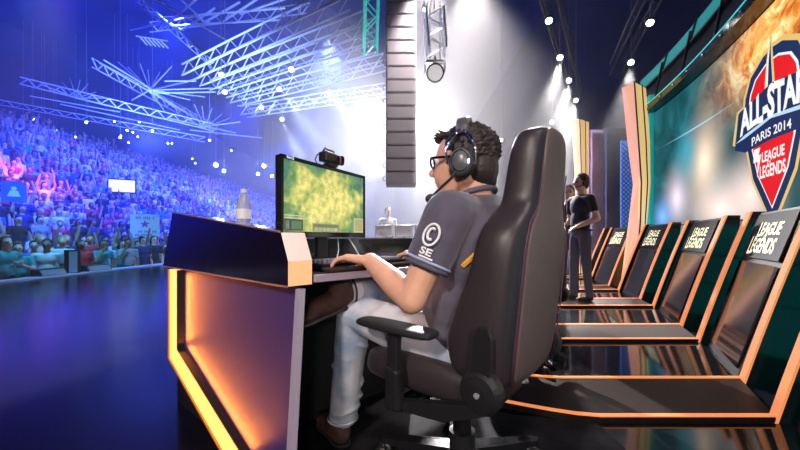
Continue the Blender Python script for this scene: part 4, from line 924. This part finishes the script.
# far desk across the stage with the backs of its monitors
fdk = thing('far_desk', 'far dark tournament desk across the stage in the haze', 'desk', (.05, 6.9, 0))
obj('body', bx((.20, 6.95, .40), (1.9, .5, .80), bev=.01), BLACK_SATIN, fdk, True)
obj('top', bx((.20, 6.95, .815), (2.0, .6, .03), bev=.008), GREY_PL, fdk, True)
for i, x in enumerate((-.33, .08, .50, .90)):
    fm_ = thing('monitor', 'pale back of a monitor on the far desk', 'monitor', (x, 6.85, .83), 0, 'monitors on the far desk')
    obj('back', bx((0, 0, .17), (.34, .03, .24), bev=.01), mat('pale grey monitor back', (.62, .62, .66), .4), fm_)
    obj('screen_frame', bx((0, .02, .17), (.36, .015, .26), bev=.005), BLACK_SATIN, fm_)
    obj('neck', bx((0, 0, .03), (.05, .03, .06)), GREY_PL, fm_); obj('foot', bx((0, 0, .006), (.2, .14, .012), bev=.004), GREY_PL, fm_)

# ---- spectators
POSES = [('arms down', 'down'), ('both arms raised', 'up'), ('one arm raised', ('down', 'up')), ('hands clasped', 'clap'), ('hand at chin', ('down', 'chin')), ('left arm raised', ('up', 'down'))]
VAR = []
for pn, pa in POSES:
    for lh in (False, True): VAR.append((pn, lh, figure(1.74, pa, lh, .018, 2, .4)))
SHIRT = [('white', (.80, .80, .82)), ('grey', (.35, .35, .38)), ('black', (.03, .03, .035)), ('red', (.65, .04, .07)), ('blue', (.06, .12, .55)), ('teal', (.05, .35, .40)), ('pale pink', (.8, .45, .50)), ('navy', (.03, .04, .14))]
SMAT = {n_: tint(n_ + ' shirt', c) for n_, c in SHIRT}
SKINS = [SKIN_L, SKIN, tint('brown skin', (.38, .2, .13))]
def face_stage(x, y): return math.atan2(3.0 - y * .55 - y * .45 + 4 - 0, 2.0 - x) - math.pi / 2 if False else math.atan2(1.0 - y, 2 - x) - math.pi / 2
def spectator(x, y, z, shirt, v, hr, label, group='spectators in the arena crowd'):
    return person(label, VAR[v][2], (x, y, z), face_stage(x, y) + random.uniform(-.35, .35), [random.choice(SKINS), HAIRS[hr], SMAT[shirt], PANTS, SHOES], group, random.uniform(.94, 1.05))
def upx(x, y): return 400 + FPX * x / y
HALL = -.90
used = []
def front(u, X, shirt, v, hr, label, dz=0):
    y = -X * FPX / (400 - u); used.append((X, y)); spectator(X, y, HALL + dz, shirt, v, hr, label)
front(6, -8.0, 'teal', 1, 1, 'long haired spectator in teal right at the stage edge, next to the clapping one')
front(18, -8.0, 'teal', 7, 0, 'long haired clapping spectator in teal at the stage edge')
front(34, -8.6, 'blue', 0, 0, 'tall spectator in plain blue shirt behind the man in white')
front(47, -8.0, 'white', 0, 0, 'dark haired man in white T-shirt at the stage edge beside the small cabinet', -.10)
front(62, -8.6, 'white', 0, 2, 'fair haired spectator in white behind the small cabinet')
front(81, -8.0, 'red', 0, 1, 'spectator in red shirt at the stage edge')
front(90, -8.6, 'red', 4, 0, 'spectator in red with one arm raised, second row')
front(103, -8.2, 'teal', 8, 1, 'spectator in teal with a hand at the chin at the stage edge')
front(128, -8.0, 'grey', 9, 0, 'dark haired spectator in grey standing at the stage edge below the white placard')
front(143, -8.1, 'navy', 0, 0, 'spectator in navy at the stage edge right below the white placard')
front(154, -8.0, 'black', 1, 0, 'long haired spectator in black at the stage edge beside the desk')
# seats
seats = []
for X in (-8.05, -8.65, -9.25, -9.85):
    y = 5.9
    while y < 78: seats.append((X + random.uniform(-.04, .04), y + random.uniform(-.05, .05), HALL)); y += .64
for k in range(NROW):
    X = X0 - k * DX - .30; y = 5.5
    while y < 82:
        if random.random() < .93: seats.append((X + random.uniform(-.03, .03), y + random.uniform(-.05, .05), Z0 + (k + 1) * DZ))
        y += .61
def free(s): return all(abs(s[0] - a) > .4 or abs(s[1] - b) > .42 for a, b in used)
seats = [s for s in seats if free(s) and -14 < upx(s[0], s[1]) < 300]
seats.sort(key=lambda s: s[1] + .35 * abs(s[0] + 8))
for s in seats[:288]:
    sn = random.choices([n_ for n_, _ in SHIRT], (5, 3, 3, 2, 2, 2, 1, 2))[0]; v = random.choices(range(12), (6, 4, 2, 1, 2, 1, 2, 2, 1, 1, 1, 0.5))[0]; hr = random.choices((0, 1, 2), (5, 3, 1))[0]
    hn = ('long ' if VAR[v][1] else 'short ') + ('dark', 'brown', 'fair')[hr]
    spectator(*s, sn, v, hr, 'spectator in %s shirt, %s hair, %s, %s' % (sn, hn, POSES[v // 2][0], 'standing on the hall floor' if s[2] == HALL else ('low', 'midway', 'high')[min(2, int((s[2] + 1) / 2.4))] + ' on the grandstand'))
# the thousands farther off: one low mesh
def lowfig():
    bm = bmesh.new(); r = bmesh.ops.create_icosphere(bm, subdivisions=1, radius=1)
    for v in bm.verts: v.co = V((v.co.x * .085, v.co.y * .10, v.co.z * .13 + 1.62))
    nh = len(bm.verts)
    prof = [(.10, .09, 1.50), (.20, .12, 1.40), (.19, .13, 1.15), (.16, .12, .92), (.17, .12, .75), (.14, .11, .0)]
    R = [[bm.verts.new((a * math.cos(k * math.pi / 3), b * math.sin(k * math.pi / 3), z)) for k in range(6)] for a, b, z in prof]
    for A, B in zip(R, R[1:]):
        for k in range(6): bm.faces.new((A[k], A[(k + 1) % 6], B[(k + 1) % 6], B[k]))
    bm.faces.new(R[0])
    na = len(bm.verts)
    for sg in (-1, 1):
        tube(bm, [(sg * .20, 0, 1.40), (sg * .27, .05, 1.15), (sg * .20, .22, 1.10)], [.05, .045, .035], 5)
    bm.verts.ensure_lookup_table(); v = np.array([x.co for x in bm.verts]); bm.verts.index_update(); f = [[x.index for x in fc.verts] for fc in bm.faces]; bm.free(); return v, f, nh, na
lv, lf, nh, na = lowfig(); rest = seats[288:]
vs, fsx, cols = [], [], []
SK = np.array([(.75, .48, .38), (.70, .42, .31), (.38, .2, .13)]); HC = np.array([(.03, .02, .018), (.09, .05, .025), (.4, .3, .16)]); SC = np.array([c for _, c in SHIRT])
for i, s in enumerate(rest):
    a = face_stage(s[0], s[1]) + random.uniform(-.5, .5); ca, sa_ = math.cos(a), math.sin(a); k = random.uniform(.94, 1.06); p = lv.copy()
    if random.random() < .22: p[na:na + 15, :] = [(.20, 0, 1.40)] ; 
    if random.random() < .3:
        p[na:, 2] = 1.40 + (1.40 - p[na:, 2]) * 1.7
    p *= k; q_ = np.stack([p[:, 0] * ca - p[:, 1] * sa_, p[:, 0] * sa_ + p[:, 1] * ca, p[:, 2]], 1) + np.array(s)
    b0 = i * len(lv); vs.append(q_); fsx += [[b0 + j for j in f] for f in lf]
    c = np.ones((len(lv), 4)); c[:, :3] = SC[rng.choice(8, p=[.28, .17, .14, .09, .10, .09, .06, .07])]
    hd = SK[rng.integers(3)]; c[:nh, :3] = np.where((lv[:nh, 1] < .02)[:, None] | (lv[:nh, 2] > 1.70)[:, None], HC[rng.choice(3, p=[.55, .3, .15])], hd); c[na:, :3] = hd; c[nh + 24:na, :3] = (.05, .05, .08); cols.append(c)
me = bpy.data.meshes.new('far_crowd'); me.from_pydata(np.concatenate(vs).tolist(), [], fsx); me.update()
ca_ = me.color_attributes.new('Col', 'FLOAT_COLOR', 'POINT'); ca_.data.foreach_set('color', np.concatenate(cols).astype(np.float32).ravel())
cm = bpy.data.materials.new('far crowd clothing'); cm.use_nodes = True; at_ = cm.node_tree.nodes.new('ShaderNodeAttribute'); at_.attribute_name = 'Col'
cm.node_tree.links.new(at_.outputs['Color'], cm.node_tree.nodes['Principled BSDF'].inputs['Base Color']); cm.node_tree.nodes['Principled BSDF'].inputs['Roughness'].default_value = .8
tag(obj('far_crowd', me, cm), 'thousands of distant spectators filling the grandstand', 'crowd', None, 'stuff')

# ------------------------------------------------------------------ placards, screen and cases in the audience
def board(name, label, cat, c, wd, ht, m, yaw, tilt=0.0):
    t = thing(name, label, cat, c, yaw); obj('board', bx((0, 0, 0), (wd, .02, ht), bev=.003), m, t); return t
pc = px(145, 226, 11.6)
pl = board('placard', 'white square placard with dark writing and a star, held up in the crowd', 'placard', pc, .84, .84, mat('white placard card', (.85, .85, .88), .6), math.radians(25))
INK = mat('dark ink', (.03, .03, .12), .6)
def strokes(t, y, x0, x1, h, n_):
    wd = (x1 - x0) / n_; bm = bmesh.new()
    for i in range(n_):
        if i % 5 == 3: continue
        cx = x0 + wd * (i + .5)
        for k in range(2): box(bm, (cx - wd * .22 + k * wd * .36, -.0125, y), (wd * .16, .003, h))
        box(bm, (cx, -.0125, y + (h * .32 if i % 2 else -.0)), (wd * .5, .003, h * .22))
    tag(obj('handwriting', bm, INK, t), kind='stuff')
strokes(pl, .28, -.27, .27, .10, 10); strokes(pl, -.20, -.20, .34, .08, 12); strokes(pl, -.32, -.28, .22, .08, 12)
bm = bmesh.new(); prism(bm, [((.15 if i % 2 == 0 else .06) * math.sin(i * math.pi / 5), -.014, .06 + (.15 if i % 2 == 0 else .06) * math.cos(i * math.pi / 5)) for i in range(10)], (0, .003, 0)); obj('star', bm, mat('pink ink', (.6, .1, .35), .6), pl)
for sg in (-1, 1): bm = bmesh.new(); tube(bm, [(sg * .2, .02, -.40), (sg * .2, .02, -.75)], .012, 6); obj('stick', bm, mat('wood stick', (.4, .25, .12), .7), pl)
b1 = board('banner', 'blue banner with a white figure raised among the crowd', 'banner', px(14, 192, 9.4), .48, .58, mat('blue banner cloth', (.05, .14, .45), .7), math.radians(40))
bm = bmesh.new(); lathe(bm, [(.055, 0), (.055, .004)], (0, -.016, .10), 14, (0, 1, 0)); prism(bm, [(-.13, -.014, -.13), (.13, -.014, -.13), (.07, -.014, .04), (-.07, -.014, .04)], (0, .003, 0)); obj('white_figure', bm, WHITE_PL, b1)
bm = bmesh.new(); tube(bm, [(0, .02, -.27), (0, .02, -.8)], .014, 6); obj('stick', bm, mat('wood stick', (.4, .25, .12), .7), b1)
tv = thing('video_screen', 'glowing video screen on a stand among the crowd', 'screen', px(122, 186, 16.6), math.radians(25))
obj('housing', bx((0, .03, 0), (1.15, .06, .72), bev=.01), BLACK_SATIN, tv); obj('display', bx((0, -.003, 0), (1.05, .01, .60)), mat('bright screen', (.1, .1, .1), .4, emit=(.65, .75, 1), estr=1.3), tv)
bm = bmesh.new(); tube(bm, [(0, .06, -.35), (0, .06, -2.4)], .05, 8); obj('pole', bm, BLACK_SATIN, tv)
cb = thing('equipment_case', 'small upright dark case with a pale front on the stage edge', 'case', (-7.62, 7.68, .04), math.radians(40))
obj('body', bx((0, 0, .26), (.26, .22, .52), bev=.01), BLACK_SATIN, cb); obj('front', bx((.02, -.112, .26), (.14, .01, .48), bev=.002), mat('pale blue grey front', (.35, .45, .55), .4), cb); obj('lid', bx((0, 0, .525), (.27, .23, .02), bev=.004), BLACK_SATIN, cb)
for y0, y1, nm in ((6.9, 7.45, 'low black floor monitor on the stage edge below the man in white'), (7.95, 8.6, 'low black floor monitor on the stage edge beside the man in red')):
    w_ = thing('floor_monitor', nm, 'speaker', (-7.62, (y0 + y1) / 2, .04)); bm = bmesh.new()
    prism(bm, [(-.12, y0 - (y0 + y1) / 2, 0), (.12, y0 - (y0 + y1) / 2, 0), (.05, y0 - (y0 + y1) / 2, .13), (-.12, y0 - (y0 + y1) / 2, .15)], (0, y1 - y0, 0)); obj('cabinet', bm, BLACK_SATIN, w_)
    bm = bmesh.new(); prism(bm, [(.123, -(y1 - y0) * .45, .012), (.129, -(y1 - y0) * .45, .015), (.064, -(y1 - y0) * .45, .125), (.058, -(y1 - y0) * .45, .122)], (0, (y1 - y0) * .9, 0)); obj('grille', bm, GREY_PL, w_)

# ------------------------------------------------------------------ overhead trusses
def truss(label, A, B, w_=.42, m=STEEL_BLUE, group='parallel lighting trusses over the hall', r=.030, name='lighting_truss', faces=(1, 3)):
    A, B = V(A), V(B); t = thing(name, label, 'truss', A, 0, group); d = (B - A).normalized(); s = d.cross(UP).normalized() if abs(d.z) < .9 else V((1, 0, 0)); u = s.cross(d).normalized()
    c = [(s * a + u * b) * w_ / 2 for a, b in ((-1, -1), (1, -1), (1, 1), (-1, 1))]
    for o in c: rod('chord', A + o, B + o, r, m, t, 6)
    n_ = max(4, int((B - A).length / w_)); bm = bmesh.new()
    for i in range(n_):
        p0, p1 = lerp(A, B, i / n_), lerp(A, B, (i + 1) / n_)
        for k in faces:
            o0, o1 = c[k], c[(k + 1) % 4]
            tube(bm, [p0 + o0, p1 + o1] if i % 2 == 0 else [p0 + o1, p1 + o0], r * .55, 5, caps=False)
    tag(obj('bracing', bm, m, t, True), kind='stuff'); return t
TZ = 6.4
TR5 = [((188, 72), (345, -3)), ((205, 83), (372, 20)), ((222, 91), (372, 43)), ((234, 100), (386, 62)), ((244, 112), (386, 90))]
TLAB = ['highest silver lighting truss, farthest from the speaker column at its low end', 'second silver lighting truss below the highest one', 'middle silver lighting truss of the five parallel ones', 'fourth silver lighting truss, above the lowest one', 'lowest silver lighting truss of the five parallel ones']
TEND = []
for (a, b), lb in zip(TR5, TLAB):
    A, B = pz(*a, TZ), pz(*b, TZ); TEND.append((A, B)); truss(lb, A, B, .36, r=.028)
truss('teal lit vertical truss tower beside the dark speaker column', px(370, 52, 7.6), px(374, -60, 7.6), .30, mat('teal lit truss', (.1, .6, .55), .4, emit=(.05, .45, .42), estr=.5), None, .025, 'truss_tower', (0, 1, 2, 3))  # teal light put into the truss colour and emission
# roof space frames: every member is a bar of its own
ROOF = mat('white roof steel', (.80, .82, .90), .45)
def roof(label, segs, r=.06, z=10.0, hubs=()):
    a0 = pz(*segs[0][0], z); t = thing('roof_truss', label, 'roof truss', a0, 0, 'steel roof trusses over the arena')
    for a, b in segs: rod('chord', pz(*a, z), pz(*b, z), r, ROOF, t)
    for (hu_, hv), ends in hubs:
        h0 = pz(hu_, hv, z)
        for e in ends:
            zz = z + (1.6 if e[1] < hv else -.0); rod('strut', h0, pz(*e, zz) if e[1] < 200 else h0, r * .8, ROOF, t)
    return t
def webbed(a, b, n_, up):          # zigzag between a chord and a parallel one `up` pixels away
    S = []
    for i in range(n_):
        f = lambda t, o: (a[0] + (b[0] - a[0]) * t, a[1] + (b[1] - a[1]) * t + o)
        S += [(f(i / n_, 0), f((i + .5) / n_, up)), (f((i + .5) / n_, up), f((i + 1) / n_, 0))]
    S += [(a, b), ((a[0], a[1] + up), (b[0], b[1] + up))]; return S
roof('white roof truss whose bars fan out from one hub above the crowd', [((100, 63), (216, 130)), ((104, 60), (150, 88)), ((148, 90), (222, 88)), ((150, 93), (216, 92)), ((165, 81), (196, 81)), ((150, 90), (196, 118))], .045, 10, [((150, 90), [(118, 62), (128, 67), (140, 64), (148, 70), (160, 72), (172, 66), (188, 82), (200, 78), (132, 100), (178, 110), (165, 112), (190, 100), (205, 97)])])
roof('long low roof truss running down towards the far end of the stand', webbed((20, 84), (214, 131), 12, -7), .035, 9.0)
roof('pink lit roof truss with a small fan of bars above the stand', [((30, 96), (120, 112)), ((40, 84), (76, 98)), ((76, 98), (190, 125)), ((60, 104), (180, 130))], .035, 9.0, [((76, 98), [(62, 82), (70, 78), (80, 80), (88, 84), (96, 92), (108, 98)])])
roof('upper roof truss of long crossing bars near the highest lighting truss', [((138, -4), (206, 56)), ((150, -4), (226, 40)), ((160, 18), (285, 8)), ((165, 26), (280, 20)), ((175, -6), (205, 22)), ((205, 22), (240, 2)), ((225, 20), (262, -4)), ((200, -4), (160, 30)), ((130, 30), (205, 14)), ((143, 8), (182, 30)), ((182, 30), (215, 8)), ((240, 14), (300, -6)), ((270, 20), (310, 2))], .040, 9.5)
roof('thin slanting roof bars hanging under the upper roof truss', [((140 + i * 4.2, 37 + i * .8), (147 + i * 4.2, 45 + i * .6)) for i in range(6)] + [((136, 36), (168, 41))], .030, 10)
roof('far roof truss fan near the low end of the lighting trusses', [((168, 118), (236, 133)), ((190, 130), (262, 138)), ((200, 127), (240, 122))], .05, 9.5, [((205, 128), [(186, 108), (194, 104), (202, 106), (212, 108), (222, 114), (230, 118), (184, 118)])])
roof('slanting lattice roof truss crossing behind the fan of bars', webbed((92, 58), (218, 126), 11, 9), .028, 10.6)
roof('lowest lattice roof truss just above the heads of the upper stand', webbed((-10, 98), (205, 137), 13, 5), .026, 8.6)
roof('steep lattice roof truss beside the highest lighting truss', webbed((136, -6), (214, 62), 8, 7), .028, 10.2)
roof('lattice roof truss high above the ends of the lighting trusses', webbed((150, 22), (310, 3), 10, 10), .028, 10.8)
# ------------------------------------------------------------------ stage lamps
def make_lamp(label, loc, aim, lens, s=1.0, group='stage lamps on the trusses', hang=.35):
    t = thing('stage_lamp', label, 'stage lamp', loc, 0, group); d = (V(aim) - V(loc)).normalized(); _, sx, sy = frame_of(d); p = V(loc)
    bm = bmesh.new(); lathe(bm, [(.05 * s, -.24 * s), (.10 * s, -.22 * s), (.13 * s, -.05 * s), (.14 * s, .10 * s), (.125 * s, .10 * s), (.12 * s, .07 * s)], p, 14, d); obj('housing', bm, BLACK_SATIN, t, True, True)
    bm = bmesh.new(); lathe(bm, [(.118 * s, .070 * s), (.10 * s, .088 * s), (.05 * s, .097 * s)], p, 14, d); obj('lens', bm, lens, t, True, True)
    bm = bmesh.new(); tube(bm, [p + sx * .15 * s - d * .03 * s, p + sx * .16 * s + UP * .17 * s, p - sx * .16 * s + UP * .17 * s, p - sx * .15 * s - d * .03 * s], .014 * s, 6); obj('yoke', bm, GREY_PL, t, True)
    bm = bmesh.new(); tube(bm, [p + UP * .17 * s, p + UP * (.17 * s + hang)], .018 * s, 6); obj('clamp', bm, GREY_PL, t, True); return t
CAMP = V((0, 0, H))
LIT = []
WHITE = (1.0, .95, .92)
for i, (u, v, Y, e, aim) in enumerate([(549, 20, 6.2, 900, (1.6, 5.0, 0)), (560, 57, 7.3, 900, (2.2, 6.0, 0)), (569, 80, 8.4, 900, (2.8, 7.0, 0)), (576, 100, 9.6, 900, (3.3, 8.2, 0)), (552, 122, 10.6, 700, (2.8, 9.0, 0)), (501, 140, 11.5, 700, (1.5, 9.5, 0)), (650, 22, 6.2, 420, (3.7, 5.2, .2)), (631, 62, 7.5, 420, (4.0, 6.4, .2))]):
    p = px(u, v, Y); LIT.append(p)
    lab = ['bright stage lamp, top of the slanting row above the stage', 'second bright stage lamp down the slanting row', 'third bright stage lamp down the slanting row', 'fourth bright stage lamp down the slanting row, above the slim pillar', 'small white stage lamp glowing low in the haze', 'small faint stage lamp in the haze above the chair back', 'white stage lamp under the dark ceiling nearest the header truss', 'white stage lamp above the tall yellow pillar'][i]
    make_lamp(lab, p, (V(aim) * .6 + CAMP * .4), LAMP_WHITE, .5, 'white stage lamps above the stage', 14.9 - p.z)
    d = (V(aim) - p).normalized(); spot('stage_lamp_beam', p + d * .15, V(aim) * .75 + CAMP * .25, e * 7, WHITE, 24, .9, .05)
hall_l = [(0, .28, 'white lamp hanging under the highest lighting truss'), (1, .16, 'white lamp hanging under the second lighting truss'), (1, .60, 'white lamp farther along the second lighting truss'), (3, .68, 'large white lamp hanging from the fourth lighting truss'), (3, .22, 'white lamp near the low end of the fourth lighting truss'), (2, .45, 'white lamp in the middle of the middle lighting truss'), (4, .75, 'white lamp at the high end of the lowest lighting truss'), (4, .3, 'white lamp near the low end of the lowest lighting truss')]
BEAM = [(0, (-6, 12, 0), 0), (1, (-6, 14, -1), 500), (2, (-2, 8, 0), 400), (3, (1.6, 8, 0), 2600), (4, (-5, 14, 0), 400), (5, (0.5, 8, 0), 1500), (6, (3.0, 9.5, 0), 2600), (7, (-1.5, 9.5, 0), 1200)]
for (k, t_, lb), (_, aim, e) in zip(hall_l, BEAM):
    p = lerp(*TEND[k], t_) - UP * .55; make_lamp(lb, p, V(aim) * .4 + CAMP * .6, LAMP_BLUE, .6, 'white lamps on the lighting trusses', 14.85 - p.z)
    if e: d = (V(aim) - p).normalized(); spot('hall_lamp_beam', p + d * .16, aim, e * 6, (.60, .70, 1.0), 12, .4, .05)
DARKT = mat('dark truss', (.10, .10, .12), .5)
truss('dark stage truss carrying the slanting row of bright stage lamps', (2.45, 5.65, 5.42), (5.5, 10.3, 5.30), .28, DARKT, None, .022, 'stage_truss')
truss('dark stage truss carrying two lamps above the video wall header', (4.25, 5.1, 5.33), (5.7, 8.7, 5.33), .28, DARKT, None, .022, 'stage_truss')
# small lamps far out over the crowd
for i in range(26):
    u = random.uniform(4, 250); v = random.uniform(118, 150) if u < 190 else random.uniform(140, 172); Y = min(random.uniform(17, 30), 24.5 * FPX / (400 - u)); p = px(u, v, Y)
    make_lamp('tiny white lamp glinting above the far crowd', p, CAMP, LAMP_BLUE, .45, 'tiny lamps above the far crowd', 14.9 - p.z)
for u, v, Y, s in ((216, 165, 40, 2.0), (224, 171, 41, 1.6), (264, 166, 42, 2.0), (258, 174, 42, 1.5), (272, 176, 40, 1.4)):
    make_lamp('blinding white floodlight at the far end of the hall', px(u, v, Y), CAMP, LAMP_BLUE, s, 'floodlights at the far end of the hall', 14.985 - px(u, v, Y).z - .17 * s)
spot('flood_glow', px(222, 166, 39), (-12, 20, 0), 2500, (.3, .42, 1.0), 110, .9, .4)
spot('flood_glow', px(264, 166, 40), (-10, 22, 0), 2500, (.3, .42, 1.0), 110, .9, .4)
# the strong white light low behind the player
bl = px(424, 126, 13.0)
make_lamp('glaring white spotlight behind the head of the player, lost in haze', bl, CAMP, LAMP_WHITE, 1.2, None, 14.75 - bl.z)
spot('back_beam', bl + (CAMP - bl).normalized() * .3, (-.3, 8.5, 3.4), 22000, (1, .97, .95), 62, .9, .10)
spot('back_beam', px(430, -40, 7.2), (0.9, 8.5, 0), 4600, (1, .90, .88), 75, .9, .12)  # unseen fill added high up, brightens haze around the speakers
spot('back_beam', px(470, -30, 9.5), (2.6, 10.0, 0), 8000, (1, .92, .87), 75, .9, .12)  # unseen fill added above to whiten the upper haze
spot('haze_fill_light', px(330, 40, 13.5), (-3.2, 14.5, 0), 15000, (.22, .32, 1.0), 85, .9, .2)  # added blue fill for the haze, no fixture behind it
make_lamp('white lamp at the very top of the haze beside the moving head', px(425, 8, 9.5), (1, 9, 0), LAMP_WHITE, .6, None, 14.85 - px(425, 8, 9.5).z)
# speaker column, moving head lamp on its little truss
la = thing('line_array', 'tall dark column of stacked loudspeakers hanging in the haze', 'loudspeaker', px(401, 185, 7.8))
CABM = mat('dark grey speaker cabinet', (.15, .12, .14), .7)
for i in range(18):
    z = px(401, 180, 7.8).z + .30 * i
    c = obj('cabinet', bx((px(401, 0, 7.8).x, 7.8, z), (.70, .5, .285), bev=.012), CABM, la, True)
    obj('grille', bx((px(401, 0, 7.8).x, 7.54, z), (.62, .02, .24)), mat('speaker grille', (.12, .10, .115), .8), c, True)
    bm = bmesh.new(); tube(bm, [V((px(385, 0, 7.8).x, 7.62, z - .06)), V((px(385, 0, 7.8).x - .05, 7.62, z)), V((px(385, 0, 7.8).x, 7.62, z + .06))], .016, 6); obj('rigging_handle', bm, GREY_PL, c, True)
lt_ = truss('short silver truss holding the moving head lamp', px(437, 52, 6.6), px(434, 12, 6.6), .34, STEEL_BLUE, None, .022, 'lamp_truss', (0, 1, 2, 3))
rod('chain', px(434, 14, 6.6), V((px(434, 12, 6.6).x, 6.6, 15.0)), .014, GREY_PL, lt_)
mh = make_lamp('moving head stage lamp with a round lens on a short truss', px(435, 73, 6.5), CAMP + V((.3, 0, 0)), mat('glass lens', (.5, .5, .55), .1, emit=(.9, .85, .85), estr=.5), 1.25, None, .12)
for x_ in (430, 440): rod('chain', px(x_, 60, 6.55), V((px(x_, 60, 6.55).x, 6.55, 15.0)), .012, GREY_PL, mh)
obj('frame', bx(px(435, 62, 6.55), (.36, .10, .06), bev=.01), GREY_PL, mh, True)

# ------------------------------------------------------------------ stage haze
def haze(name, label, c, size, dens, g):
    hz = obj(name, bx(c, size)); vm = bpy.data.materials.new(label); vm.use_nodes = True; nt = vm.node_tree; nt.nodes.remove(nt.nodes['Principled BSDF'])
    v_ = nt.nodes.new('ShaderNodeVolumeScatter'); v_.inputs['Density'].default_value = dens; v_.inputs['Anisotropy'].default_value = g; v_.inputs['Color'].default_value = (.96, .97, 1, 1)
    nt.links.new(v_.outputs[0], nt.nodes['Material Output'].inputs['Volume']); hz.data.materials.append(vm); tag(hz, label, 'haze', None, 'stuff')
haze('hall_haze', 'thin blue lit haze over the crowd', (-15.05, 41.5, 7), (20.9, 78, 15.6), .0065, .3)
haze('stage_haze', 'bright white haze at the back of the stage', (2.2, 43.2, 7.5), (13.2, 74, 14.8), .020, .35)
